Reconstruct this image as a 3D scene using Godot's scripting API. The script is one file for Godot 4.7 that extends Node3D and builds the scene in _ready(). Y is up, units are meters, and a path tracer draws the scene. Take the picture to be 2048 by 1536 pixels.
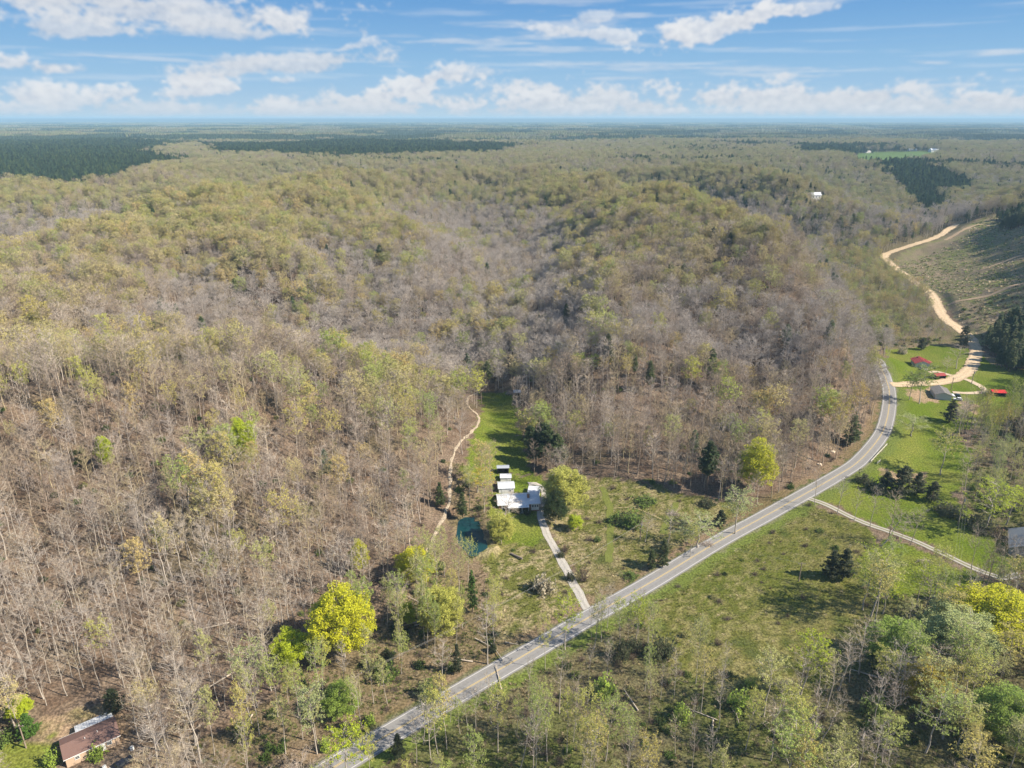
extends Node3D
# A hilly spring woodland seen from the air. Metres, y up; "distance" in the tables runs away from the viewer (-z).

const ROAD := [[-53.6,119.5],[-43.5,129.5],[-29.4,141.4],[-11.2,156.3],[9.2,172.7],[25.8,186.3],[47.9,203.8],[79.7,230.3],[107.8,251.4],[139.9,275.6],[158.9,291.6],[180,316.4],[194.1,338],[207.5,362.2],[215.8,379.4],[222,395],[227.4,413.1],[232.1,430.8],[224,458],[226,500],[232,560]]
const DIRT := [[221.8,389.2],[224.5,388.8],[243.5,394.9],[258.5,400.1],[273.5,409],[287.8,422],[305.5,445.2],[313.7,457.7],[316.9,467.3],[319.7,477.2],[320.8,493.1],[322.1,510.8],[330,534.3],[341.4,561.2],[363.2,612.7],[376.9,665.6],[383.1,703.2],[390.5,736.4],[395.8,754.4],[407.7,768],[429.8,779.7],[461.4,797.2],[492.8,821.2],[509.3,839.7],[537.4,869]]
const LOOP := [[274.8,406.9],[277,400.3],[277,392.7],[275,385.1],[269.4,382.6],[261.4,381.8],[255.2,383.5]]
const LOOP2 := [[275.7,387.1],[277.9,384.3]]
const UPPER := [[260.3,417.6],[266.3,418.8],[269.3,414.3],[272,408.8]]
const DRIVE := [[24.2,189.1],[24,190.6],[20.2,206.2],[17,218.7],[13.3,232.3],[11.5,242.2],[11.3,249.5],[12.7,256.4],[13.9,260],[12.9,265.9],[10,268.6],[7,267.7]]
const LANE := [[122.2,259.9],[124.7,257.4],[128.4,254.1],[133.3,247.5],[139.3,240.3],[144.2,236],[150.9,229],[156.7,220.8],[161.8,212.8],[166,208],[169.1,205.8],[176.8,208.2]]
const CREEK := [[-19.9,393.6],[-15.9,383.2],[-17.5,373.8],[-23.4,359.2],[-22.7,340.7],[-17.4,329.1],[-16.4,316.3],[-19.6,302.4],[-22.7,292.5],[-25.2,281.2],[-25.8,268.3],[-25.3,259.5],[-25,253.3],[-24.8,244.7],[-25.7,238.1],[-27.9,227.8],[-29,222.5],[-31.2,210],[-36.6,193.3]]
const STRIPE1 := [[38.2,267.8],[39.5,252.8],[38,236.5],[34.7,215.3]]
const STRIPE2 := [[67.5,256.5],[61.5,243.7],[57.7,233.9]]
const PATH := [[41.3,252.5],[50.1,252.3],[59.3,244.3]]
const CUT1 := [[405.8,539.8],[371.2,530.2],[352.8,534.9],[339.9,540.9]]
const CUT2 := [[479.3,645.5],[446.6,646.8],[425.6,640.3]]
const CUT3 := [[477.1,788.4],[521.6,818.7],[539.6,809],[512.9,718.5]]
const REGIONS := {
	"lawn": [[[-7.9,252.5],[-5.1,270.1],[13.4,277.5],[16,263.3],[14.3,250.3],[10,242.4],[13,233.5],[10.5,227.7],[-4.4,224.9],[-7.4,232.8],[-7.6,242.6]],
		[[-15.7,370.8],[-0.5,363.8],[2,334.1],[5,308.1],[8.3,278.2],[-5.1,270.1],[-13.2,260],[-18.5,261.6],[-20.6,273.8],[-17.9,292.2],[-15.1,317.2]],
		[[129.7,258.7],[156.6,281.3],[186.1,313.7],[215.3,365.9],[236.4,368.1],[268.5,379.4],[308.3,395.5],[277.4,350.4],[247,340.3],[219.6,324.4],[221.6,307.3],[200.9,277],[186.8,264.1],[183.5,251.5],[186.3,236.8],[181.5,223.4],[169.8,208.1],[162.1,215.6],[150.9,231.7],[140.6,242.1]],
		[[253.6,461.8],[290.4,471.5],[310.9,459.5],[314.1,454.7],[314.3,432.6],[326.8,418],[297.6,379.9],[264.1,372.2],[213.3,362.1],[223.6,388.1]],
		[[139.4,229.7],[149.1,224.8],[162.1,206.8],[165.5,204.1],[149.5,194.6],[134.3,197],[119.2,196.9],[121.1,208.1],[128.4,220.1]],
		[[-130.8,132],[-120.2,134.6],[-114.2,135.8],[-106,125.5],[-122.7,119.8]],
		[[177.8,223.4],[200,237],[189.6,216.7],[170.7,204.2]]],
	"rough": [[[-7.2,225.3],[13,233.5],[25.1,191.8],[11.8,180.2],[-0.6,171.7],[-3.8,184.5],[-6.7,204],[-11.4,215.1]],
		[[12.1,245.9],[15.7,257.4],[27.5,276.5],[48.8,272.5],[64.8,266.3],[78.4,260.8],[87.7,256.7],[103,253.2],[103,247.1],[53.6,210],[27.2,192.6],[25,195.6]],
		[[122.8,254.3],[133.8,244.5],[140.2,233.2],[130.3,220.2],[121.1,208.1],[118.6,197.1],[106.6,173.2],[97.4,162.7],[81.7,152.3],[67.3,150],[55.5,156.7],[44.9,166.8],[41.3,179.8],[41.4,194.2]],
		[[132.2,257.2],[144.5,268.8],[155,263.7],[171.8,259.7],[176.7,253.7],[155.5,236.9],[141.6,244.1]]],
	"dirt": [[[220.6,376.4],[248.8,391.4],[235.9,367.2],[224.1,363.9]],
		[[251.4,372.1],[259.5,362.6],[247.8,350.2],[245.9,360.5]],
		[[-6.9,384.3],[1.7,378.9],[1.7,368.4],[-6.8,373.7]],
		[[314.1,454.7],[319.9,441.5],[314.2,427.5],[309.3,437.5]],
		[[162.1,285.9],[172,280.7],[187.7,284.6],[180.8,276.2],[166.8,274.7]],
		[[632,1070.6],[533,851.7],[528,867.5],[560.3,939.2]],
		[[540.3,849.8],[576.3,876.3],[544.8,838.9]],
		[[-122.4,138],[-116.8,141.6],[-104.9,148.4],[-97.1,138.2],[-97.8,133.9],[-103.1,140.9],[-114.4,135.4]]],
	"clear": [[[634.5,864.2],[549.5,846.7],[498.8,816.7],[414.3,758.7],[393.1,728.1],[379.2,651.4],[341,546.2],[325.5,501.6],[320.5,464.8],[326,456.9],[359.9,458.2]]],
	"brush": [[[24.5,183],[43.9,194.7],[56.7,172.9],[83.8,168.7],[107,177.4],[118.6,197.1],[177.2,198.6],[119.3,109.2],[-46,108.9],[-36.6,126.6],[2.3,165.9]],
		[[-54.4,122.2],[-47,129.8],[-17.3,155.5],[22.8,189.3],[-0.6,172.9],[-3.8,184.5],[-6.7,204],[-11.5,217.7],[-27.6,217.7],[-37,195.9],[-58.8,177.8],[-62.9,150.4],[-78.8,136],[-67.4,122.3]],
		[[-25.4,271.7],[-20.2,273.8],[-7.9,252.5],[-7.2,225.3],[-11.4,215.1],[-21.7,221.6]],
		[[105.6,254.7],[154.8,297.6],[148.5,288.3],[108.3,251]],
		[[398.4,736.9],[333.3,768.5],[245.1,464.6],[255.5,465.5],[310.9,459.5],[321.5,504],[339.2,563.5],[374.4,659.9]],
		[[240.1,337.4],[297.7,371.8],[197.7,223],[183.3,223.4],[186.3,236.8],[183.5,251.5],[205.7,286.8]]],
	"pond": [[[-19.3,238],[-15.3,239.4],[-13.6,231.8],[-10.9,220.4],[-13.6,216.4],[-17.6,222.9],[-19.2,230.6]]],
}
const PINES := [[[-5354.6,6595.4],[-4171.8,7546.6],[-1655.1,4259.9],[-1011.1,2080.6],[-735.4,1708],[-670.8,1368.1],[-568.4,1028.5],[-921.9,1105.1]],
	[[-1198.4,2851.6],[-1057.3,3417.8],[-499.5,3344.1],[68.2,2484.4],[-57.6,1948.1],[-381.2,1747.2],[-636,1876.3],[-771.4,1899.6]],
	[[954.9,2567.1],[1236,2655.5],[967.1,2025.5],[754.1,1948.1]],
	[[805.5,1704.5],[953.2,1824.8],[884.4,1566.4],[829.2,1305],[696.9,1166.7],[638.7,1051.7],[535,939.2],[584.6,1051.7],[673.6,1277]],
	[[328.1,463.4],[338.2,472.5],[364.5,466.5],[323.6,404.6],[313,411.5],[307.6,427.2]],
	[[542.4,793],[631.9,877.1],[511.6,688.4],[499.7,719.7]],
	[[190.3,1184.6],[220.7,1175.5],[266.3,1128.4],[235.8,1127.5],[194.2,1156.9]]]
const FIELDS := [[[1026,2298.8],[1186.2,2406.7],[1369.7,2333.7],[1092.7,1876.3],[844.4,1634.4],[734.1,1634.4]],
	[[-595.3,3140.9],[-314.4,3273.6],[-284.7,2960.8],[-512.3,2905.2]],
	[[-245.2,2960.8],[117.4,3140.9],[108.7,2905.2],[-232,2800]],
	[[488.8,1415],[527.5,1443.1],[449.9,1035.1],[409.1,1021]],
	[[390.3,981.1],[482.8,1020.3],[442,930.1],[357.6,895]]]
const RIDGES := [[100, [[-256,262,50],[-198,262,48],[-148,278,45],[-103,302,37],[-69,304,24],[-45,306,6]], 1],
	[105, [[-294,350,54],[-296,458,56],[-300,564,57],[-299,699,58],[-264,837,60],[-185,1038,61],[-100,1193,62]], 1],
	[85, [[-299,699,58],[-184,520,42],[-144,472,20]], 1],
	[95, [[-244,887,58],[-114,622,46],[-62,501,24],[-41,452,8]], 1],
	[160, [[-888,1117,52],[-562,944,52],[-516,1053,60],[-572,1409,62],[-337,1549,62]], 1],
	[110, [[29,1193,62],[115,884,60],[161,735,60],[174,639,60],[178,517,57],[179,433,48],[181,376,33],[203,402,13]], 0.42],
	[95, [[157,751,56],[89,476,43],[66,365,29],[54,318,15]], 1],
	[110, [[228,1227,60],[334,1163,60],[375,1033,58],[386,888,45],[424,834,28]], 1],
	[150, [[560,720,44],[640,820,50],[760,960,52]], 1],
	[110, [[430,520,40],[520,600,46],[560,720,44]], 1]]
# x, distance, height, crown width, tint, kind, label
const LEAFY := [[-48.6,165.6,23.8,15.1,0,"full","largest round yellow-green tree in the wood left of the paved road"],
	[-21.6,175.5,17.8,11.3,4,"full","round olive-yellow tree right of the largest yellow-green one"],
	[-32.1,199.2,13.4,11,0,"full","vivid yellow tree with a split crown between the creek and the hillside wood"],
	[-62.3,162,11.3,9.1,1,"full","bright lime tree low beside the largest yellow-green tree"],
	[-45.1,145.7,10.5,8.2,2,"full","bright green rounded tree by the lower left of the paved road"],
	[-32.4,180.1,8,5,1,"full","small slim lime tree between the two round yellow-green trees"],
	[-50.6,199.6,13.9,5.3,0,"full","small yellow tree at the edge of the leaf-covered hillside"],
	[-98.9,237.4,20.1,8.2,1,"full","lone lime-yellow tree among bare trees high on the left hillside"],
	[102.2,264.7,24,13.9,0,"full","tall vivid yellow-green tree at the foot of the central hill by the road"],
	[20.6,248.4,19.7,14.4,4,"full","big round yellow-green tree right of the white-roofed house"],
	[146.6,175.6,16.3,21.3,0,"full","wide bright yellow tree at the right edge below the gravel lane"],
	[111.5,150.4,14,10,3,"full","golden-orange tree in the lower right wood"],
	[-125.8,140.6,7.2,5.1,1,"full","small lime tree above the brown-roofed house"],
	[-144.9,227.5,14.1,4.6,1,"full","tiny lime tree among bare trees on the far left hillside"],
	[110.1,163.6,14.8,15.2,2,"full","spreading fresh green tree at the lower edge of the rough field"],
	[130.3,168.6,15.7,17.4,5,"full","broad pale green tree beside the wide bright yellow one"],
	[124.5,137.6,15.7,14,2,"full","broad green tree near the lower right corner"],
	[-3.9,225.1,12,8.5,4,"full","yellow-green tree overhanging the teal pond"],
	[17,240.5,14,9,6,"full","dark glossy green tree beside the driveway bend at the white-roofed house"],
	[24.2,236.1,6.7,5,1,"full","lime shrub-like tree in front of the dark glossy tree"],
	[197,319.4,10.4,11.4,5,"bud","pale budding tree on the lawn casting its shadow on the road bend"],
	[224.2,362.5,21.7,13.2,2,"bud","taller of two budding trees left of the grey-roofed barn"],
	[220.6,366.3,16.1,10,2,"bud","shorter of two budding trees left of the grey-roofed barn"],
	[190.4,281.7,20,11.6,4,"bud","tall olive tree in the green pasture right of the road bend"],
	[181.9,236,20.9,13.5,1,"bud","budding tree above the dark thicket beside the mown lawn at right"],
	[192.7,240.1,16.5,11.7,1,"bud","green budding tree nearest the grey house at the right edge"],
	[79.4,153.2,20.1,9.1,1,"bud","pale green young tree standing at the bottom of the rough field"],
	[113.2,189.1,23.5,8.9,1,"bud","tallest slim budding tree on the fence line below the gravel lane"],
	[118.7,187.1,14.7,9,1,"bud","branching budding tree right of the tallest slim one"],
	[129.8,188.4,17.9,8,1,"bud","budding tree at the right end of the fence line below the gravel lane"],
	[85.2,233.8,17.9,11.4,5,"bud","budding tree between the rough field and the paved road"],
	[68.6,224.7,12.7,12.9,5,"bud","budding tree beside the brush pile in the rough field"],
	[64.4,218.5,13.4,5.4,4,"bud","thin leaning budding tree beside the dark cedar near the road"],
	[-14.1,255.5,10.2,12.2,3,"bud","amber budding tree left of the white sheds"],
	[15.8,170.8,19.6,6.6,1,"bud","tall budding tree beside the paved road opposite the driveway mouth"],
	[37.1,172.9,17.1,6,1,"bud","tall lime budding tree right of the road opposite the driveway"],
	[-48.6,133.6,21.6,7,5,"bud","tall pale-trunked budding tree left of the road at the bottom"],
	[-38.3,123.5,19.1,8.3,1,"bud","green budding tree overhanging the road at the bottom edge"],
	[-67.9,147.2,20.6,7.5,5,"bud","tall budding tree with a forked white trunk above the roadside thicket"],
	[110.1,138.2,15.1,7.7,5,"bud","pale budding tree in the lower right wood"],
	[-14.9,380.3,15.9,14.9,4,"bud","pale olive budding tree at the head of the mown meadow strip"]]
const CONIFERS := [[15,280.8,22.6,13.3,0,"tallest dark pine at the shaded edge of the mown strip"],
	[10.7,283.5,16.6,10.3,0,"dark pine on the left of the group by the mown strip"],
	[19.4,279.4,19.2,11.5,1,"olive-green pine on the right of the group by the mown strip"],
	[8.2,291.9,16,10,0,"dark pine at the rear left of the group by the mown strip"],
	[14,292.6,17.3,10.5,1,"dark pine at the rear of the group by the mown strip"],
	[10.5,308,13.8,8.6,0,"dark pine farthest up the mown strip"],
	[81.6,263.5,24.7,11.4,0,"tall dark pine at the foot of the central hill above the rough field"],
	[100.7,339.1,23.2,8.2,0,"lone dark pine standing out among bare trees on the central hill"],
	[161.1,306.7,15.7,10,1,"dark cedar above the road cut at the bend"],
	[228.3,340.4,12.4,7.6,2,"lone dark cedar on the lawn below the grey-roofed barn"],
	[109.8,206.1,11.3,7.6,2,"left half of the spreading dark cedar pair in the rough field"],
	[113.8,205.4,12.1,7.6,2,"right half of the spreading dark cedar pair in the rough field"],
	[309.6,465.7,14.1,8.2,2,"dark cedar beside the dirt road above the farmyard"],
	[-12.6,187.2,16,4.2,3,"bright green spire-shaped cedar beside the scrubby field"],
	[-15.6,161,10.4,3.4,2,"dark narrow cedar beside the paved road"],
	[53.3,212.6,11.4,5,1,"taller of two dark cedars between rough field and road"],
	[49.1,211.2,7.9,4.6,1,"shorter of two dark cedars between rough field and road"],
	[-28.1,132.3,7.9,4,2,"dark cedar on the near side of the paved road"],
	[163.4,263.6,13.7,9.3,2,"tallest dark cedar in the thicket right of the road"],
	[170.5,264.3,10.3,7.6,2,"dark cedar at the right of the thicket beside the road"],
	[159.6,268.7,7.6,7.3,2,"dark cedar at the left of the thicket beside the road"],
	[173.6,258.4,9.5,6.2,2,"dark cedar at the lower end of the thicket beside the road"],
	[-5.7,169.8,2.9,3,2,"small round cedar beside the paved road"],
	[-120.7,135.7,7.6,5.5,3,"round dark green cedar left of the brown-roofed house"],
	[-103.8,144,7.9,5,2,"dark cedar behind the grey porch roof"],
	[49,345.9,19.9,6.7,0,"dark pine left of the lone pine on the central hill"],
	[49.9,342.4,19.1,5.1,1,"small pine next to another pine on the central hill"],
	[16.3,429.5,19.8,6.3,0,"small dark pine high in the hollow"],
	[32.8,416.9,18.4,6.1,0,"small dark pine right of the hollow"],
	[253.5,323.4,11.8,11.5,2,"spreading dark cedar at the right edge beside the pasture"],
	[269.2,342.1,11.7,11.5,2,"second spreading dark cedar at the right edge"],
	[67.9,328.4,17.8,5.5,1,"squat pine in the bare wood on the central hill"],
	[143.9,512.4,22.3,8.7,0,"dark pine near the crest of the central hill"],
	[151.6,497.3,18.3,5.6,0,"small dark pine near the crest of the central hill"],
	[-28,242.1,10.7,5.1,1,"dark green cedar beside the stony creek bed"],
	[-19.1,238.2,10.8,5,1,"dark green cedar between creek bed and pond"],
	[-35.6,161.3,7.7,5.7,2,"dark spreading cedar in the roadside thicket"],
	[279.8,463.1,8.3,6.2,2,"round dark cedar behind the red-roofed house"],
	[81.2,240.3,6.6,5.9,2,"dark cedar in the corner of the rough field by the road"],
	[-69.4,138.1,5.6,2.6,3,"small green cedar right of the brown-roofed house"]]
const BARES := [[136.9,225.6,15.3,10.4,"leaning bare tree with a wide crown beside the gravel lane",0.9],
	[130.1,247.9,17.6,5.2,"bare tree nearest the road in the row along the gravel lane",0.1],
	[135.3,243.7,14.5,4.3,"slim bare tree in the middle of the row along the gravel lane",0],
	[139.1,238.9,17.2,5.8,"bare tree at the far end of the row along the gravel lane",0],
	[281.5,425,15.7,12.7,"bare tree beside the dirt road above the farmyard",0.2],
	[266.6,411,12.1,8,"bare tree beside the red-roofed shed",0],
	[49.8,228.3,11.6,5.6,"bare white-trunked tree beside the rough field",0.2],
	[57.9,226.5,15.8,6.3,"bare tree near the brush pile in the rough field",0.1],
	[28.2,259.2,15.8,8.3,"bare tree behind the round yellow-green tree",0],
	[-7.1,164.7,22.5,6.7,"tall bare tree with a pale trunk beside the paved road",0],
	[-4.5,232.4,16.6,11.4,"bare tree leaning over the front lawn of the white-roofed house",0.6],
	[-19.5,156.4,14.9,6.4,"many-stemmed bare tree beside the paved road",0.1],
	[-37.4,187.7,11.9,9.6,"low spreading bare tree below the vivid yellow one",0.3],
	[1.9,128.8,19,4.9,"bare tree with twin white trunks in the lower wood",0.3],
	[78.3,136.9,16.4,5.6,"white-trunked dead tree in the shaded lower wood",0.5],
	[145.9,168.7,13.3,10.4,"dark bare tree beneath the wide bright yellow one",0.2]]
const SHRUBS := [[10.5,198.1,8.2,7.7,"pale","pale blossoming shrub in the scrubby field beside the driveway"],
	[7.7,199.6,4.1,4.4,"dark","dark thorny shrub beside the pale blossoming one"],
	[24.4,204.5,7.9,6.2,"red","reddish-brown shrub beside the driveway"],
	[19.9,205,3.9,3.8,"dark","dark green shrub beside the reddish-brown one"],
	[262.2,454.2,6.3,6.1,"pale","white blossoming tree behind the red-roofed house"],
	[19.4,222,3.7,4.8,"red","small reddish shrub halfway along the driveway"],
	[17.4,218.6,2.8,3.3,"dark","small dark shrub at the driveway edge"],
	[46.2,240.9,5.8,11.7,"green","low wide green thicket in the rough field"],
	[40.5,242.2,3.7,7.9,"green","low green thicket beside the mown stripe"],
	[54.9,257.3,3.2,10.3,"green","low green thicket under the hill edge"],
	[32.1,229,2.5,3,"green","single round shrub left of the mown stripe"],
	[40.8,206.7,2.2,5.9,"green","low shrub row beside the paved road"],
	[80.2,255.3,3.2,8.2,"dark","dark shrub at the foot of the tall pine"],
	[153.8,265.7,5.6,8.5,"dark","dark thicket shrub beside the road bend"],
	[151.5,272.6,4.8,7.3,"dark","dark thicket shrub nearest the road bend"],
	[175.3,247.8,5.6,12,"dark","dark shrub in the pasture shade"],
	[180.6,236.9,6.4,11.6,"dark","brown thicket under the budding trees at right"],
	[183.3,231.9,6.2,9.5,"red","brown shrub beside the thicket at right"],
	[66.2,155.2,4.9,3.6,"lime","bright green shrub in the lower wood"],
	[-35.8,158.4,6,7.1,"green","green shrub in the roadside thicket"],
	[-22.5,152.2,5.9,6.9,"green","green shrub beside the small budding roadside trees"],
	[-37.3,143.2,3.7,2.9,"lime","lime shrub at the road edge"],
	[-47,134.8,4.1,3.3,"lime","lime shrub beside the tall pale-trunked tree"],
	[44.3,144.5,5.7,5.3,"lime","lime shrub under the lower wood"],
	[36.1,171.3,4.9,6,"dark","dark shrub at the wood edge by the road"],
	[43.8,168.6,7.2,8.9,"dark","dark shrub under the wood edge right of the road"],
	[31.7,167,6.8,5.9,"dark","dark shrub nearest the road in the lower wood"],
	[-125.9,134.6,4.2,6.2,"green","green hedge shrub at the left edge"],
	[-111.5,129,4.7,3.6,"lime","lime shrub at the corner of the brown-roofed house"],
	[-101.8,131.3,4.1,4.4,"lime","yellow shrub against the front of the brown-roofed house"],
	[2.2,245.8,2.9,4.4,"dark","dark shrub against the front of the white-roofed house"],
	[6.1,245.4,3.1,3.6,"dark","second dark shrub against the front of the white-roofed house"],
	[25.6,153.2,6.7,6.9,"lime","leafy shrub among young trees right of the road"],
	[61.4,148.2,6.3,8.1,"lime","leafy shrub cluster in the lower wood"],
	[96.2,146.5,6.3,6.7,"green","leafy shrub below the golden tree"]]
const POLES := [[274.3,397.1,9],[256.6,387.6,6.1],[229.4,328.1,8.2],[98.2,204.1,7],[173.5,239.6,14.9],[164,205.4,5.7],[-120.1,132.9,5.6],[48.2,229.7,6.5],[-40.9,149.5,10.8],[130.4,173.2,17.8]]
# azimuth, elevation, half width, half height, tilt, density, kind
const CLOUDS := [[13.92,5.83,4.35,1.06,0.22,1.1,0],
	[17.02,6.60,2.28,0.79,0.15,1,0],
	[11.35,5.50,1.57,0.70,0.00,1,0],
	[20.20,6.89,1.88,0.42,0.10,0.7,0],
	[21.09,7.27,1.85,0.29,0.00,0.6,1],
	[3.84,6.05,4.31,0.83,0.05,0.75,1],
	[6.02,5.65,3.92,0.45,-0.10,0.8,0],
	[5.44,6.68,1.78,0.44,0.10,0.6,0],
	[-2.34,5.18,5.84,0.33,-0.02,0.7,1],
	[1.32,4.69,5.46,0.23,0.00,0.6,1],
	[-1.59,6.26,2.90,0.26,0.00,0.5,1],
	[8.20,5.04,2.84,0.19,-0.04,0.7,1],
	[8.63,6.79,1.41,0.25,0.00,0.6,1],
	[-7.75,1.98,3.69,0.81,0.12,1.1,0],
	[-5.32,3.01,1.84,0.74,0.30,0.9,0],
	[-3.85,2.94,2.59,0.34,0.10,0.5,2],
	[-9.05,1.63,2.20,0.61,0.00,1,0],
	[-22.44,1.78,2.76,0.76,0.12,1.1,0],
	[-22.85,2.22,1.28,0.57,0.00,0.9,0],
	[-16.74,2.53,1.16,0.29,0.00,0.7,0],
	[-16.11,3.61,6.29,0.71,0.10,0.85,2],
	[-11.69,4.76,2.12,0.39,0.20,0.7,0],
	[-19.59,3.73,1.98,0.50,0.00,0.6,2],
	[-30.34,0.97,4.07,0.84,0.05,0.9,0],
	[-32.17,1.40,1.91,0.76,0.00,0.9,0],
	[-27.39,1.46,1.80,0.61,0.10,0.9,0],
	[-26.02,0.70,3.75,0.63,0.00,0.7,2],
	[-23.56,6.62,8.98,1.22,-0.02,0.9,2],
	[-28.94,5.48,3.44,0.74,-0.00,0.85,2],
	[-20.94,5.61,4.23,0.66,0.00,0.7,2],
	[-16.32,6.38,2.02,0.55,-0.10,0.8,0],
	[-27.29,6.90,4.72,0.39,0.00,0.8,2],
	[-32.32,3.26,2.02,0.63,-0.05,0.95,0],
	[-30.77,3.03,1.38,0.35,0.00,0.6,2],
	[-24.93,3.72,4.05,0.15,-0.03,0.6,1],
	[-17.26,3.91,4.11,0.16,0.00,0.6,1],
	[-28.41,3.84,1.73,0.12,0.00,0.5,1],
	[-13.81,0.58,6.91,0.95,0.00,1,2],
	[-16.95,0.64,2.09,0.47,0.00,0.8,0],
	[-9.83,0.80,3.69,0.55,0.00,0.8,2],
	[-21.65,0.49,5.04,0.52,0.00,0.6,2],
	[3.60,0.95,9.53,1.24,0.00,1,2],
	[5.10,0.70,2.23,0.42,0.00,0.8,0],
	[-0.15,1.13,4.49,0.62,0.05,0.8,0],
	[18.66,1.17,5.52,1.18,0.00,1,2],
	[18.26,1.70,2.98,0.39,0.00,0.9,0],
	[15.29,0.51,3.44,0.34,0.00,0.8,0],
	[26.97,0.79,8.24,1.12,0.00,1,2],
	[25.65,1.49,2.09,0.44,0.00,0.8,2],
	[31.15,1.35,2.14,0.30,-0.05,1,0],
	[32.31,0.95,3.10,0.59,0.00,0.9,2],
	[27.00,0.60,1.76,0.31,0.00,0.8,0],
	[13.63,3.36,10.85,0.29,-0.02,0.6,1],
	[7.60,2.76,3.97,0.17,0.00,0.6,1],
	[19.12,2.85,4.81,0.22,-0.03,0.6,1],
	[8.28,3.66,7.06,0.20,0.00,0.5,1],
	[3.90,3.75,4.01,0.17,0.00,0.5,1],
	[28.50,3.34,1.24,0.15,-0.06,0.8,1],
	[32.00,3.81,1.56,0.17,0.04,0.8,1],
	[28.80,1.99,1.96,0.18,0.00,0.7,1],
	[32.98,2.82,0.52,0.11,0.00,0.7,1],
	[15.91,4.61,1.68,0.19,-0.02,0.5,1],
	[28.16,2.36,1.14,0.09,0.00,0.5,1],
	[2.72,7.77,5.33,0.31,0.00,0.5,1],
	[-13.68,5.83,2.07,0.13,-0.02,0.4,1],
	[-9.52,5.53,2.85,0.13,0.00,0.4,1]]
const P_HOUSE := Vector2(2.4, 250.5)
const P_SHED1 := Vector2(-2.5, 260.5)
const P_SHED2 := Vector2(-2.7, 266.4)
const P_DARK := Vector2(-3.9, 272.4)
const P_CARPORT := Vector2(9.2, 260.6)
const P_RED := Vector2(262.0, 429.9)
const P_BARN := Vector2(244.4, 374.2)
const P_REDCAR := Vector2(277.9, 379.2)
const P_REDSHED := Vector2(260.3, 407.7)
const P_GREYHOUSE := Vector2(191.4, 224.0)
const P_MEADOWSHED := Vector2(2.7, 356.6)
const P_CAR1 := Vector2(253.4, 377.1)
const P_CAR2 := Vector2(250.8, 371.2)
const P_CAR3 := Vector2(259.7, 424.1)
const P_WF1 := Vector2(1312.3, 2323.2)
const P_WF2 := Vector2(1284.4, 2395.6)
const P_WF3 := Vector2(1121.6, 2354.7)
const P_WF4 := Vector2(1346.4, 2233.8)
const P_RID1 := Vector2(547.1, 1531.9)
const P_RID2 := Vector2(528.5, 1580.9)
const P_RID3 := Vector2(398.0, 960.0)
const P_RID4 := Vector2(544.0, 1187.1)
const P_RAIL1 := Vector2(178.7, 306.9)
const P_RAIL2 := Vector2(162.8, 289.4)
const P_RAIL3 := Vector2(167.5, 290.4)
const P_RAIL4 := Vector2(165.1, 288.0)


const EYE := 150.0
var rng := RandomNumberGenerator.new()
var field_h := PackedFloat32Array()
var fw := 0
var fd := 0
const FX := -1300.0
const FSTEP := 2.5
var reg := PackedByteArray()
var blocked := PackedByteArray()
var roadside := PackedByteArray()
const RX := -320
const RD := 60
const RW := 1040
const RH := 900
enum {WOOD, LAWN, ROUGH, DIRTY, CLEAR, BRUSH, POND}
var n_big := noise(11, 0.004, 3)
var n_mid := noise(12, 0.018, 3)
var n_fine := noise(13, 0.085, 2)
var n_grain := noise(14, 0.3, 2)
var n_hill := noise(15, 0.0075, 3)
var n_plateau := noise(16, 0.0011, 4)
var n_zone := noise(17, 0.0028, 3)
var names := {}
var mats := {}

func noise(s: int, f: float, oct: int) -> FastNoiseLite:
	var n := FastNoiseLite.new()
	n.noise_type = FastNoiseLite.TYPE_SIMPLEX_SMOOTH
	n.seed = s
	n.frequency = f
	n.fractal_octaves = oct
	return n

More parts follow.
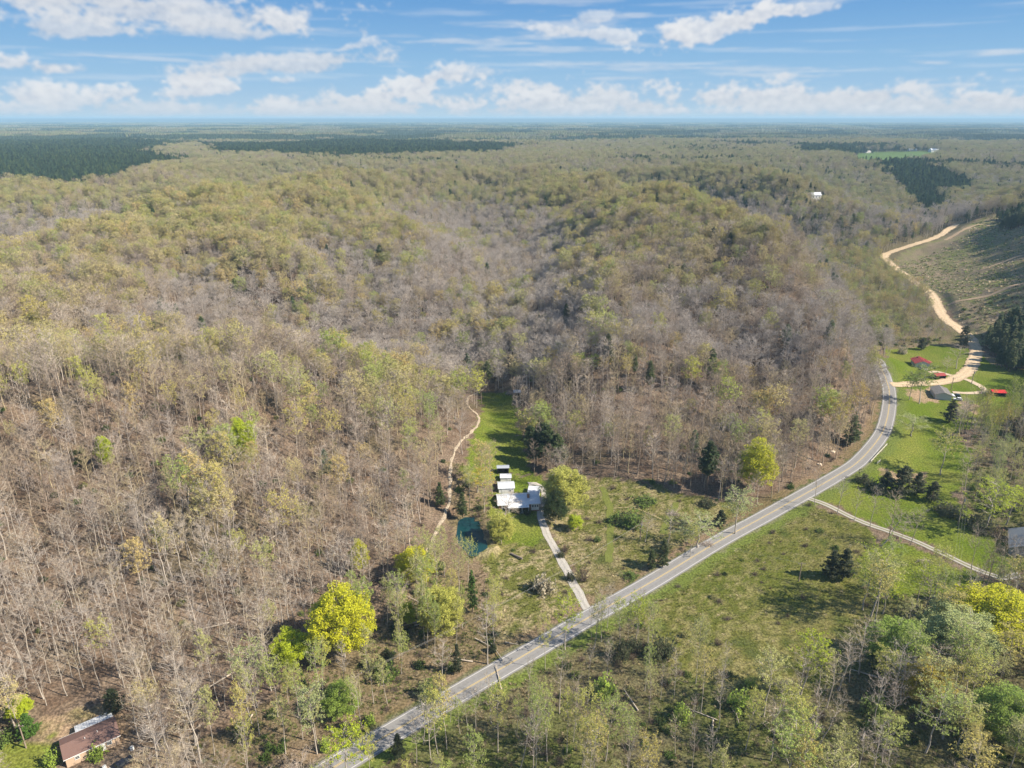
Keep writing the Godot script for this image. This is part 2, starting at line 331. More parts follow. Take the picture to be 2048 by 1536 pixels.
# ---------------------------------------------------------------- mesh helper
class Geo:
	var v := PackedVector3Array()
	var n := PackedVector3Array()
	var uv := PackedVector2Array()
	var c := PackedColorArray()
	var t := Transform3D()
	func tri(a: Vector3, b: Vector3, d: Vector3) -> void:
		a = t * a; b = t * b; d = t * d
		var k := (d - a).cross(b - a).normalized()
		v.append(a); v.append(b); v.append(d)
		n.append(k); n.append(k); n.append(k)
	func quad(a: Vector3, b: Vector3, d: Vector3, e: Vector3) -> void:
		tri(a, b, d)
		tri(a, d, e)
	func box(p: Vector3, s: Vector3) -> void:
		var h := s / 2
		var q := []
		for i in 8:
			q.append(p + Vector3(h.x if i & 1 else -h.x, h.y if i & 2 else -h.y, h.z if i & 4 else -h.z))
		quad(q[4], q[6], q[7], q[5])
		quad(q[1], q[3], q[2], q[0])
		quad(q[5], q[7], q[3], q[1])
		quad(q[0], q[2], q[6], q[4])
		quad(q[6], q[2], q[3], q[7])
		quad(q[0], q[4], q[5], q[1])
	# a tapered limb with smooth sides
	func limb(a: Vector3, b: Vector3, ra: float, rb: float, sides: int) -> void:
		var w := (b - a).normalized()
		var u := w.cross(Vector3(0.31, 0.2, 0.93) if absf(w.y) > 0.6 else Vector3.UP).normalized()
		var s := w.cross(u)
		for i in sides:
			var p := TAU * i / sides
			var q := TAU * (i + 1) / sides
			var np := u * cos(p) + s * sin(p)
			var nq := u * cos(q) + s * sin(q)
			for k in [[a + np * ra, np], [b + nq * rb, nq], [a + nq * ra, nq], [a + np * ra, np], [b + np * rb, np], [b + nq * rb, nq]]:
				v.append(t * k[0]); n.append((t.basis * k[1]).normalized())
	# a sliver that ends in a point
	func sliver(a: Vector3, b: Vector3, w: float, side: Vector3) -> void:
		var s := (b - a).cross(side).normalized() * w * 0.5
		tri(a - s, b, a + s)
	func leaf(p: Vector3, s: float, r: RandomNumberGenerator, lift: float) -> void:
		var k := Vector3(r.randf_range(-1, 1), r.randf_range(-1, 1) + lift, r.randf_range(-1, 1)).normalized()
		var u := k.cross(Vector3(r.randf_range(-1, 1), r.randf_range(-1, 1), r.randf_range(-1, 1))).normalized()
		var w := k.cross(u)
		tri(p + u * s * 0.62, p - u * s * 0.35 + w * s * 0.5, p - u * s * 0.35 - w * s * 0.5)
	func cyl(a: Vector3, b: Vector3, ra: float, rb: float, sides: int) -> void:
		limb(a, b, ra, rb, sides)
		var w := (b - a).normalized()
		var u := w.cross(Vector3(0.31, 0.2, 0.93) if absf(w.y) > 0.6 else Vector3.UP).normalized()
		var s := w.cross(u)
		for i in sides:
			var p := TAU * i / sides
			var q := TAU * (i + 1) / sides
			tri(b, b + (u * cos(q) + s * sin(q)) * rb, b + (u * cos(p) + s * sin(p)) * rb)
			tri(a, a + (u * cos(p) + s * sin(p)) * ra, a + (u * cos(q) + s * sin(q)) * ra)
	func into(m: ArrayMesh, mat: Material) -> ArrayMesh:
		if v.is_empty():
			return m
		var a := []
		a.resize(Mesh.ARRAY_MAX)
		a[Mesh.ARRAY_VERTEX] = v
		a[Mesh.ARRAY_NORMAL] = n
		if uv.size() == v.size():
			a[Mesh.ARRAY_TEX_UV] = uv
		if c.size() == v.size():
			a[Mesh.ARRAY_COLOR] = c
		m.add_surface_from_arrays(Mesh.PRIMITIVE_TRIANGLES, a)
		m.surface_set_material(m.get_surface_count() - 1, mat)
		return m
	func mesh(mat: Material) -> ArrayMesh:
		return into(ArrayMesh.new(), mat)

func numbered(called: String) -> String:
	var k: int = names.get(called, 0)
	names[called] = k + 1
	return called if k == 0 else "%s_%03d" % [called, k]

func tag(o: Node3D, label: String, category := "", group := "", kind := "") -> Node3D:
	o.set_meta("label", label)
	if category: o.set_meta("category", category)
	if group: o.set_meta("group", group)
	if kind: o.set_meta("kind", kind)
	return o

func thing(called: String, label: String, category: String, at: Vector3, turn := 0.0, group := "") -> Node3D:
	var o := Node3D.new()
	o.name = numbered(called)
	add_child(o)
	o.position = at
	o.rotation.y = turn
	return tag(o, label, category, group)

func obj(called: String, m: Mesh, parent: Node = self, over: Material = null) -> MeshInstance3D:
	var o := MeshInstance3D.new()
	o.name = numbered(called) if parent == self else called
	o.mesh = m
	if over:
		o.material_override = over
	parent.add_child(o, true)
	return o

# linear base colour
func mat(c: Color, rough := 0.9, key := "", spec := 0.3) -> StandardMaterial3D:
	var k := key if key else "%s/%s" % [c, rough]
	if mats.has(k):
		return mats[k]
	var m := StandardMaterial3D.new()
	m.albedo_color = c.linear_to_srgb()
	m.roughness = rough
	m.metallic_specular = spec
	mats[k] = m
	return m

func leaf_mat(c: Color, key := "") -> StandardMaterial3D:
	var k := "leaf" + (key if key else str(c))
	if mats.has(k):
		return mats[k]
	var m := StandardMaterial3D.new()
	m.albedo_color = c.linear_to_srgb()
	m.roughness = 0.75
	m.metallic_specular = 0.25
	m.backlight_enabled = true
	m.backlight = Color(0.5, 0.5, 0.42)
	mats[k] = m
	return m

func tinted(leafy: bool) -> StandardMaterial3D:
	var k := "tinted%s" % leafy
	if mats.has(k):
		return mats[k]
	var m := StandardMaterial3D.new()
	m.vertex_color_use_as_albedo = true
	m.roughness = 0.8
	m.metallic_specular = 0.25
	if leafy:
		m.backlight_enabled = true
		m.backlight = Color(0.5, 0.5, 0.42)
	mats[k] = m
	return m

# ---------------------------------------------------------------- ground height
func ss(a: float, b: float, x: float) -> float:
	var t := clampf((x - a) / (b - a), 0, 1)
	return t * t * (3 - 2 * t)

func far_h(x: float, d: float) -> float:
	var base := 1.5 + 15.0 * ss(430, 1000, d)
	var t := ss(1000, 1700, d)
	if t <= 0.0:
		return base
	var amp := 4.0 + 30.0 * ss(1900, 5500, d)
	var p := 52.0 + minf(n_plateau.get_noise_2d(x, d) * amp * 1.6, amp * 0.35)
	return lerpf(base, p, t)

const FLOOR := [[230.0, 79.7], [251.0, 108.0], [275.0, 140.0], [292.0, 159.0], [316.0, 180.0], [338.0, 194.0], [362.0, 207.0], [379.0, 216.0], [395.0, 222.0], [431.0, 232.0]]

func raw_h(x: float, d: float, segs: Array) -> float:
	var acc := 0.0
	var best := 0.0
	var owner := -1
	for s in segs:
		if s[0] != owner:
			acc += best * best * best * best
			best = 0.0
			owner = s[0]
		var ux: float = x - s[1]
		var ud: float = d - s[2]
		var t: float = clampf((ux * s[3] + ud * s[4]) * s[5], 0, 1)
		ux -= s[3] * t
		ud -= s[4] * t
		var q := ux * ux + ud * ud
		if q < s[8]:
			var hr: float = s[6] + s[7] * t
			var we: float = s[9] * (0.2 + 0.016 * hr)
			if s[3] * (d - s[2]) - s[4] * (x - s[1]) > 0.0:
				we *= s[10]
			best = maxf(best, hr * exp(-q / (we * we)))
	acc += best * best * best * best
	var base := 1.5 + 15.0 * ss(430, 1000, d)
	var h := pow(acc + base * base * base * base, 0.25)
	# the valley floor right of the road is flat
	if d > 215.0 and d < 490.0 and x > 40.0:
		var rx: float = 232.0
		for k in range(FLOOR.size() - 1):
			if d >= FLOOR[k][0] and d < FLOOR[k + 1][0]:
				rx = remap(d, FLOOR[k][0], FLOOR[k + 1][0], FLOOR[k][1], FLOOR[k + 1][1])
		if d < FLOOR[0][0]:
			rx = FLOOR[0][1]
		h = base + (h - base) * maxf(ss(0, 34, rx + 2.0 - x), maxf(ss(431, 490, d), 1.0 - ss(215, 232, d)))
	h += n_hill.get_noise_2d(x, d) * 14.0 * clampf((h - 12.0) / 30.0, 0, 1)
	var t2 := ss(1000, 1700, d)
	return h if t2 <= 0.0 else lerpf(h, far_h(x, maxf(d, 1700.0)), t2)

func make_heights() -> void:
	var segs := []
	for i in RIDGES.size():
		var w: float = RIDGES[i][0]
		var p: Array = RIDGES[i][1]
		for k in p.size() - 1:
			var ex: float = p[k + 1][0] - p[k][0]
			var ed: float = p[k + 1][1] - p[k][1]
			segs.append([i, float(p[k][0]), float(p[k][1]), ex, ed, 1.0 / (ex * ex + ed * ed), float(p[k][2]), float(p[k + 1][2] - p[k][2]), 8.0 * w * w, w, float(RIDGES[i][2])])
	var nx := 281
	var nd := 221
	var im := Image.create(nx, nd, false, Image.FORMAT_RF)
	for j in nd:
		for i in nx:
			im.set_pixel(i, j, Color(raw_h(FX + i * 10.0, j * 10.0, segs), 0, 0))
	im.resize(nx * 4, nd * 4, Image.INTERPOLATE_CUBIC)
	field_h = im.get_data().to_float32_array()
	fw = nx * 4
	fd = nd * 4
	bed(smooth(ROAD, 2.0), 5.0, 26.0, 14)
	bed(smooth(DIRT, 2.0), 4.0, 12.0, 8)

func road_level(d: float) -> float:
	return 1.5 + 2.5 * clampf((d - 240.0) / 60.0, 0, 1) + 2.0 * clampf((d - 370.0) / 60.0, 0, 1)

# levels the ground along a road: a shelf with banks on both sides
func bed(line: PackedVector2Array, flat: float, reach: float, calm: int) -> void:
	var raw := PackedFloat32Array()
	for q in line:
		raw.append(H(q.x, q.y))
	var near := {}
	for k in line.size():
		var h := 0.0
		var n := 0.0
		for e in range(maxi(0, k - calm), mini(line.size(), k + calm + 1)):
			h += raw[e]
			n += 1.0
		h /= n
		if reach > 15.0:
			h = lerpf(road_level(line[k].y), h, ss(430, 470, line[k].y))
		var u := int((line[k].x - FX) / FSTEP + 1.5)
		var w := int(line[k].y / FSTEP + 1.5)
		var m := int(reach / FSTEP) + 1
		for j in range(w - m, w + m + 1):
			for i in range(u - m, u + m + 1):
				var gap := Vector2(FX + (i - 1.5) * FSTEP, (j - 1.5) * FSTEP).distance_to(line[k])
				var key := j * fw + i
				if gap < reach and key >= 0 and key < field_h.size() and (not near.has(key) or near[key].x > gap):
					near[key] = Vector2(gap, h)
	for key in near:
		field_h[key] = lerpf(near[key].y, field_h[key], ss(flat, reach, near[key].x))

func H(x: float, d: float) -> float:
	# the resized grid's texel k lies at (k + 0.5) / 4 - 0.5 of the coarse grid
	var u := (x - FX) / FSTEP + 1.5
	var w := d / FSTEP + 1.5
	if u < 2 or w < 2 or u > fw - 4 or w > fd - 8:
		return far_h(x, d)
	var i := int(u)
	var j := int(w)
	var a := u - i
	var b := w - j
	var k := j * fw + i
	return lerpf(lerpf(field_h[k], field_h[k + 1], a), lerpf(field_h[k + fw], field_h[k + fw + 1], a), b)

func at(x: float, d: float, up := 0.0) -> Vector3:
	return Vector3(x, H(x, d) + up, -d)

# ---------------------------------------------------------------- what covers the ground where
func poly(p: Array) -> PackedVector2Array:
	var r := PackedVector2Array()
	for q in p:
		r.append(Vector2(q[0], q[1]))
	return r

func fill(p: PackedVector2Array, code: int) -> void:
	var box := Rect2(p[0], Vector2.ZERO)
	for q in p:
		box = box.expand(q)
	for j in range(maxi(0, int(box.position.y) - RD), mini(RH, int(box.end.y) - RD + 2)):
		for i in range(maxi(0, int(box.position.x) - RX), mini(RW, int(box.end.x) - RX + 2)):
			if Geometry2D.is_point_in_polygon(Vector2(i + RX + 0.5, j + RD + 0.5), p):
				reg[j * RW + i] = code

func stamp(x: float, d: float, r: float) -> void:
	for j in range(maxi(0, int(d - r) - RD), mini(RH, int(d + r) - RD + 1)):
		for i in range(maxi(0, int(x - r) - RX), mini(RW, int(x + r) - RX + 1)):
			if Vector2(i + RX + 0.5 - x, j + RD + 0.5 - d).length() < r:
				blocked[j * RW + i] = 1

func code_at(x: float, d: float) -> int:
	var i := int(x) - RX
	var j := int(d) - RD
	if i < 0 or j < 0 or i >= RW or j >= RH or x < RX:
		return WOOD
	return reg[j * RW + i]

func is_blocked(x: float, d: float) -> bool:
	var i := int(x) - RX
	var j := int(d) - RD
	if i < 0 or j < 0 or i >= RW or j >= RH or x < RX:
		return false
	return blocked[j * RW + i] != 0

# Catmull-Rom through the points, about every two metres
func smooth(p: Array, step := 2.0) -> PackedVector2Array:
	var r := PackedVector2Array()
	for k in p.size() - 1:
		var a := Vector2(p[maxi(k - 1, 0)][0], p[maxi(k - 1, 0)][1])
		var b := Vector2(p[k][0], p[k][1])
		var c := Vector2(p[k + 1][0], p[k + 1][1])
		var e := Vector2(p[mini(k + 2, p.size() - 1)][0], p[mini(k + 2, p.size() - 1)][1])
		var m := maxi(1, int(b.distance_to(c) / step))
		for i in m:
			r.append(b.cubic_interpolate(c, a, e, float(i) / m))
	r.append(Vector2(p[-1][0], p[-1][1]))
	return r

func make_regions() -> void:
	reg.resize(RW * RH)
	blocked.resize(RW * RH)
	roadside.resize(RW * RH)
	roadside.fill(255)
	for pair in [["brush", BRUSH], ["rough", ROUGH], ["lawn", LAWN], ["clear", CLEAR], ["dirt", DIRTY], ["pond", POND]]:
		for p in REGIONS[pair[0]]:
			fill(poly(p), pair[1])
	for s in [[ROAD, 6.5], [DIRT, 6.0], [LOOP, 3.5], [UPPER, 3.0], [DRIVE, 3.5], [LANE, 3.0], [CREEK, 3.0], [CUT1, 3.0], [CUT2, 3.0]]:
		for q in smooth(s[0], 1.5):
			stamp(q.x, q.y, s[1])
	for q in smooth(ROAD, 1.0):
		for j in range(maxi(0, int(q.y) - 16 - RD), mini(RH, int(q.y) + 16 - RD)):
			for i in range(maxi(0, int(q.x) - 16 - RX), mini(RW, int(q.x) + 16 - RX)):
				var e := Vector2(i + RX + 0.5 - q.x, j + RD + 0.5 - q.y).length() * 10.0
				var k := j * RW + i
				if e < roadside[k]:
					roadside[k] = int(e)

func road_gap(x: float, d: float) -> float:
	var i := int(x) - RX
	var j := int(d) - RD
	if i < 0 or j < 0 or i >= RW or j >= RH or x < RX:
		return 99.0
	return 99.0 if roadside[j * RW + i] == 255 else roadside[j * RW + i] / 10.0

func ground_colour(x: float, d: float, h: float) -> Color:
	var c := Color(0.21, 0.145, 0.1)
	if d < 990 and d > 70:
		var a := n_mid.get_noise_2d(x, d)
		var b := n_fine.get_noise_2d(x, d)
		var g := n_grain.get_noise_2d(x, d)
		var jx := x + b * 3.0 + g * 1.2
		var jd := d + n_fine.get_noise_2d(x + 300, d) * 3.0 + g * 1.2
		match code_at(jx, jd):
			LAWN:
				c = Color(0.135, 0.19, 0.022).lerp(Color(0.215, 0.235, 0.05), clampf(0.45 + a * 0.9 + b * 0.5, 0, 1))
			ROUGH:
				c = Color(0.15, 0.16, 0.04).lerp(Color(0.24, 0.205, 0.09), clampf(0.4 + a * 1.1 + g * 0.4, 0, 1))
				c = c.lerp(Color(0.42, 0.345, 0.2), clampf((b * 0.8 + g * 1.5 - 0.0) * 2.0, 0, 0.85 if x < 28.0 else (0.5 if not x > 85.0 else 0.22)))
				if x > 85.0 or d < 225.0 and x > 40.0:
					c = c * Color(0.86, 0.91, 0.72)
				c = c.lerp(Color(0.07, 0.1, 0.025), clampf((-b + a * 0.5 - 0.3) * 2.0, 0, 0.7))
			DIRTY:
				c = Color(0.4, 0.29, 0.185).lerp(Color(0.24, 0.2, 0.1), clampf(0.3 + b * 1.2 + g, 0, 1))
			CLEAR:
				c = Color(0.33, 0.26, 0.17).lerp(Color(0.24, 0.25, 0.095), clampf(0.5 + a * 0.8 + b, 0, 1)).lerp(Color(0.2, 0.16, 0.12), clampf(g * 0.8, 0, 0.5))
			BRUSH:
				c = Color(0.26, 0.2, 0.13).lerp(Color(0.15, 0.165, 0.05), clampf(0.5 + a * 1.2 + b * 0.6, 0, 1))
				c = c.lerp(Color(0.28, 0.22, 0.15), clampf((g + b - 0.2) * 1.2, 0, 0.6))
				if road_left(x, d):
					c = c.lerp(Color(0.25, 0.175, 0.12), 0.6)
				elif d < 240:
					c = c.lerp(Color(0.1, 0.115, 0.035), 0.5)
			POND:
				c = Color(0.05, 0.06, 0.04)
			_:
				c = Color(0.165, 0.115, 0.08).lerp(Color(0.265, 0.2, 0.145), clampf(0.5 + b * 0.8 + g * 0.7, 0, 1))
				c = c.lerp(Color(0.13, 0.125, 0.06), clampf((a - 0.25) * 1.5, 0, 0.4))
				c = c.lerp(Color(0.15, 0.145, 0.075), ss(500, 900, d) * 0.7)
		var rg := road_gap(x, d) + b * 1.5
		if rg < 9.5:
			var side := Color(0.17, 0.21, 0.05)
			if road_left(x, d):
				side = Color(0.125, 0.14, 0.045) if rg < 4.6 else Color(0.3, 0.215, 0.14).lerp(Color(0.2, 0.16, 0.08), clampf(0.4 + a + g * 0.6, 0, 1))
			c = c.lerp(side, 1.0 - ss(7.0, 9.5, rg))
			c = c.lerp(Color(0.3, 0.26, 0.2), 0.5 * (1.0 - ss(3.6, 4.4, rg)))
	else:
		var z := n_zone.get_noise_2d(x, d)
		c = Color(0.11, 0.115, 0.055).lerp(Color(0.09, 0.115, 0.04), clampf(0.5 + z, 0, 1))
		for p in fields:
			if p[1].has_point(Vector2(x, d)) and Geometry2D.is_point_in_polygon(Vector2(x, d), p[0]):
				c = Color(0.13, 0.2, 0.06) if x > 500 else Color(0.3, 0.27, 0.16)
	return c

var fields := []
var pines := []
func boxed(list: Array) -> Array:
	var r := []
	for q in list:
		var p := poly(q)
		var b := Rect2(p[0], Vector2.ZERO)
		for k in p:
			b = b.expand(k)
		r.append([p, b])
	return r

func inside(list: Array, x: float, d: float) -> bool:
	var v := Vector2(x + n_mid.get_noise_2d(x, d + 700.0) * d * 0.022, d + n_mid.get_noise_2d(x + 700.0, d) * d * 0.05)
	for p in list:
		if p[1].has_point(v) and Geometry2D.is_point_in_polygon(v, p[0]):
			return true
	return false

# which side of the paved road: the wooded hill side or the field side
var road_line := PackedVector2Array()
func road_left(x: float, d: float) -> bool:
	var best := 1e9
	var left := false
	for k in range(0, road_line.size() - 1):
		var e := road_line[k].distance_squared_to(Vector2(x, d))
		if e < best:
			best = e
			left = (road_line[k + 1] - road_line[k]).cross(Vector2(x, d) - road_line[k]) > 0
	return left

func axis(lo: float, hi: float, step: float, from: float, to: float, gl: float, gh: float) -> PackedFloat32Array:
	var r := PackedFloat32Array()
	var low := []
	var s := step
	var x := lo - s
	while x > from:
		low.append(x)
		s *= gl
		x -= s
	low.append(from)
	low.reverse()
	for k in low:
		r.append(k)
	x = lo
	while x < hi:
		r.append(x)
		x += step
	s = step
	while x < to:
		r.append(x)
		s *= gh
		x += s
	r.append(to)
	return r

var pond_y := 0.0
var pond_bank := PackedVector2Array()
var pond_rim := PackedVector2Array()
func make_ground() -> void:
	var pond := poly(REGIONS["pond"][0])
	for q in pond:
		pond_y += H(q.x, q.y) / pond.size()
	pond_rim = Geometry2D.offset_polygon(pond, 1.6)[0]
	pond_bank = Geometry2D.offset_polygon(pond, 6.0)[0]
	var xs := axis(-215, 400, 1.6, -14000, 14000, 1.045, 1.045)
	var ds := axis(108, 470, 1.5, -300, 18500, 1.12, 1.02)
	var nx := xs.size()
	var nd := ds.size()
	var v := PackedVector3Array()
	var nn := PackedVector3Array()
	var uv := PackedVector2Array()
	var c := PackedColorArray()
	var ix := PackedInt32Array()
	v.resize(nx * nd)
	nn.resize(nx * nd)
	uv.resize(nx * nd)
	c.resize(nx * nd)
	var k := 0
	for j in nd:
		var d := ds[j]
		for i in nx:
			var x := xs[i]
			var h := H(x, d)
			if d > 215 and d < 260 and x > -40 and x < 0:
				if code_at(x, d) == POND:
					h = pond_y - 0.8
				elif Geometry2D.is_point_in_polygon(Vector2(x, d), pond_bank):
					h = clampf(h, pond_y + 0.08, pond_y + 0.6) if not Geometry2D.is_point_in_polygon(Vector2(x, d), pond_rim) else pond_y - 0.25
			v[k] = Vector3(x, h, -d)
			uv[k] = Vector2(x, d) / 37.0
			c[k] = ground_colour(x, d, h)
			k += 1
	k = 0
	for j in nd:
		for i in nx:
			var i0 := maxi(i - 1, 0)
			var i1 := mini(i + 1, nx - 1)
			var j0 := maxi(j - 1, 0)
			var j1 := mini(j + 1, nd - 1)
			nn[k] = (v[j1 * nx + i] - v[j0 * nx + i]).cross(v[j * nx + i0] - v[j * nx + i1]).normalized()
			if nn[k].y < 0:
				nn[k] = -nn[k]
			k += 1
	ix.resize((nx - 1) * (nd - 1) * 6)
	k = 0
	for j in nd - 1:
		for i in nx - 1:
			var a := j * nx + i
			ix[k] = a; ix[k + 1] = a + nx; ix[k + 2] = a + nx + 1
			ix[k + 3] = a; ix[k + 4] = a + nx + 1; ix[k + 5] = a + 1
			k += 6
	var arr := []
	arr.resize(Mesh.ARRAY_MAX)
	arr[Mesh.ARRAY_VERTEX] = v
	arr[Mesh.ARRAY_NORMAL] = nn
	arr[Mesh.ARRAY_TEX_UV] = uv
	arr[Mesh.ARRAY_COLOR] = c
	arr[Mesh.ARRAY_INDEX] = ix
	var m := ArrayMesh.new()
	m.add_surface_from_arrays(Mesh.PRIMITIVE_TRIANGLES, arr)
	var gm := StandardMaterial3D.new()
	gm.vertex_color_use_as_albedo = true
	gm.albedo_texture = grain(21, 0.035, 0.62)
	gm.albedo_color = Color(1, 1, 1)
	gm.roughness = 1.0
	gm.metallic_specular = 0.1
	m.surface_set_material(0, gm)
	tag(obj("ground", m), "rolling wooded ground with leaf litter, meadows and clearings", "", "", "structure")

func grain(s: int, f: float, low: float) -> NoiseTexture2D:
	var t := NoiseTexture2D.new()
	t.width = 1024
	t.height = 1024
	t.seamless = true
	var n := FastNoiseLite.new()
	n.seed = s
	n.frequency = f
	n.fractal_octaves = 5
	n.fractal_gain = 0.65
	t.noise = n
	var g := Gradient.new()
	g.set_color(0, Color(low, low, low))
	g.set_color(1, Color(1, 1, 1))
	g.set_offset(0, 0.2)
	g.set_offset(1, 0.75)
	t.color_ramp = g
	return t

# ---------------------------------------------------------------- strips laid on the ground
func strip(line: PackedVector2Array, off: float, width: float, lift: float, wob := 0.0, cols := 4, sloped := false) -> Geo:
	var g := Geo.new()
	var rows := []
	var run := 0.0
	for k in line.size():
		var dir := (line[mini(k + 1, line.size() - 1)] - line[maxi(k - 1, 0)]).normalized()
		var side := Vector2(dir.y, -dir.x)
		var row := []
		if k > 0:
			run += line[k].distance_to(line[k - 1])
		var wl := width * 0.5 * (1.0 + wob * n_fine.get_noise_2d(run * 1.7, 50.0 + off))
		var wr := width * 0.5 * (1.0 + wob * n_fine.get_noise_2d(run * 1.7, 90.0 + off))
		for i in cols + 1:
			var s := float(i) / cols
			var o := off + lerpf(-wl, wr, s)
			var q := line[k] + side * o
			row.append([Vector3(q.x, H(q.x, q.y) + lift + 0.05 * (1.0 - absf(s * 2 - 1)) * (1.0 if cols > 2 else 0.0), -q.y), Vector2(s, run / 8.0)])
		rows.append(row)
	for k in rows.size() - 1:
		for i in cols:
			var a = rows[k][i]
			var b = rows[k][i + 1]
			var c = rows[k + 1][i + 1]
			var e = rows[k + 1][i]
			g.quad(a[0], e[0], c[0], b[0])
			for q in [a, e, c, a, c, b]:
				g.uv.append(q[1])
	for k in g.n.size():
		if g.n[k].y < 0:
			g.n[k] = -g.n[k]
	return g

func wear(s: int, base: Color, vary: float, lanes: Array, streak := 1.0) -> ImageTexture:
	var n := noise(s, 0.05, 4)
	var im := Image.create(96, 768, false, Image.FORMAT_RGB8)
	for y in 768:
		for x in 96:
			var a := n.get_noise_3d(x * 1.5, cos(TAU * y / 768.0) * 160.0 * streak, sin(TAU * y / 768.0) * 160.0 * streak)
			var b := n.get_noise_3d(x * 6.0, cos(TAU * y / 768.0) * 900.0, sin(TAU * y / 768.0) * 900.0)
			var k := 1.0 + vary * (a + 0.7 * b)
			for l in lanes:
				k += l[1] * exp(-pow((x / 96.0 - l[0]) / l[2], 2))
			im.set_pixel(x, y, Color(base.r * k, base.g * k, base.b * k).linear_to_srgb())
	return ImageTexture.create_from_image(im)

func tex_mat(t: Texture2D, rough := 0.95, rep := Vector3(1, 0.12, 1)) -> StandardMaterial3D:
	var m := StandardMaterial3D.new()
	m.albedo_texture = t
	m.roughness = rough
	m.metallic_specular = 0.2
	m.uv1_scale = rep
	return m

func make_roads() -> void:
	var line := smooth(ROAD)
	var asphalt := tex_mat(wear(31, Color(0.235, 0.228, 0.22), 0.13, [[0.5, -0.05, 0.04], [0.28, -0.1, 0.09], [0.72, -0.1, 0.09], [0.02, -0.12, 0.03], [0.98, -0.12, 0.03]]))
	var road := obj("paved_road", strip(line, 0, 7.3, 0.14, 0.05, 6).mesh(asphalt))
	tag(road, "grey two-lane paved road curving round the wooded hill", "", "", "structure")
	var white := tex_mat(wear(32, Color(0.5, 0.49, 0.47), 0.25, []))
	var yellow := tex_mat(wear(33, Color(0.5, 0.38, 0.17), 0.3, []))
	for o in [-3.0, 3.0]:
		obj("edge_line", strip(line, o, 0.19, 0.19, 0.15, 1).mesh(white), road)
	for o in [-0.16, 0.16]:
		obj("centre_line", strip(line, o, 0.16, 0.215, 0.15, 1).mesh(yellow), road)
	var dirt := tex_mat(wear(34, Color(0.45, 0.345, 0.225), 0.45, [[0.3, 0.12, 0.1], [0.7, 0.12, 0.1], [0.04, -0.2, 0.06], [0.96, -0.2, 0.06]]))
	tag(obj("dirt_road", strip(smooth(DIRT), 0, 8.0, 0.2, 0.3, 4).mesh(dirt)), "wide tan dirt road winding up the valley past the cleared hillside", "", "", "structure")
	var gravel := tex_mat(wear(35, Color(0.45, 0.36, 0.26), 0.35, [[0.3, 0.1, 0.1], [0.7, 0.1, 0.1]]))
	tag(obj("gravel_loop", strip(smooth(LOOP), 0, 3.6, 0.16, 0.3, 2).mesh(gravel)), "gravel loop between the dirt road and the grey-roofed barn", "", "", "structure")
	tag(obj("gravel_spur", strip(smooth(LOOP2), 0, 4.0, 0.14, 0.3, 2).mesh(gravel)), "gravel spur to the red carport", "", "", "structure")
	tag(obj("gravel_drive", strip(smooth(UPPER), 0, 3.0, 0.16, 0.4, 2).mesh(gravel)), "gravel drive to the red-roofed shed", "", "", "structure")
	var drive := tex_mat(wear(36, Color(0.36, 0.335, 0.295), 0.35, [[0.5, -0.12, 0.1], [0.25, 0.1, 0.1], [0.75, 0.1, 0.1]]))
	tag(obj("driveway", strip(smooth(DRIVE), 0, 3.0, 0.1, 0.3, 4).mesh(drive)), "pale gravel driveway from the paved road to the white-roofed house", "", "", "structure")
	var lane := obj("gravel_lane", strip(smooth(LANE), 0, 3.0, 0.08, 0.2, 4).mesh(tex_mat(wear(37, Color(0.2, 0.19, 0.11), 0.4, []))))
	tag(lane, "two-track gravel lane from the paved road to the grey house", "", "", "structure")
	for o in [-0.85, 0.85]:
		obj("wheel_track", strip(smooth(LANE), o, 0.85, 0.15, 0.35, 2).mesh(drive), lane)
	tag(obj("stream_bed", strip(smooth(CREEK), 0, 1.15, 0.15, 1.3, 4).mesh(tex_mat(wear(38, Color(0.34, 0.28, 0.205), 1.2, [])))), "dry stony stream bed winding between the hillside and the mown strip", "", "", "structure")
	var mown := tex_mat(wear(39, Color(0.13, 0.145, 0.035), 0.4, []))
	for s in [STRIPE1, STRIPE2]:
		tag(obj("mown_path", strip(smooth(s), 0, 2.6, 0.06, 0.8, 2).mesh(mown)), "light green mown path through the rough field", "", "", "structure")
	tag(obj("trodden_path", strip(smooth(PATH), 0, 0.6, 0.08, 0.8, 2).mesh(tex_mat(wear(41, Color(0.27, 0.225, 0.12), 0.5, [])))), "thin tan path between the two mown paths", "", "", "structure")
	var cut := tex_mat(wear(40, Color(0.34, 0.25, 0.16), 0.5, []))
	for s in [CUT1, CUT2, CUT3]:
		tag(obj("logging_track", strip(smooth(s), 0, 4.0, 0.25, 0.6, 2).mesh(cut)), "bare tan logging track across the cleared hillside", "", "", "structure")
	# the pond lies in a hollow of the ground
	var p := poly(REGIONS["pond"][0])
	var low := pond_y + 0.28
	var g := Geo.new()
	var big := Geometry2D.offset_polygon(p, 2.2)[0]
	var idx := Geometry2D.triangulate_polygon(big)
	for k in range(0, idx.size(), 3):
		var a := big[idx[k]]
		var b := big[idx[k + 1]]
		var e := big[idx[k + 2]]
		if (b - a).cross(e - a) < 0:
			var t := b
			b = e
			e = t
		g.tri(Vector3(a.x, low - 0.25, -a.y), Vector3(e.x, low - 0.25, -e.y), Vector3(b.x, low - 0.25, -b.y))
	for k in g.n.size():
		g.n[k] = Vector3.UP
	tag(obj("pond_water", g.mesh(mat(Color(0.008, 0.042, 0.047), 0.15, "pond"))), "small teal pond beside the stream bed", "", "", "structure")

# ---------------------------------------------------------------- trees
var kinds := {}   # kind -> array of {trunk, crown, joined, h, r}

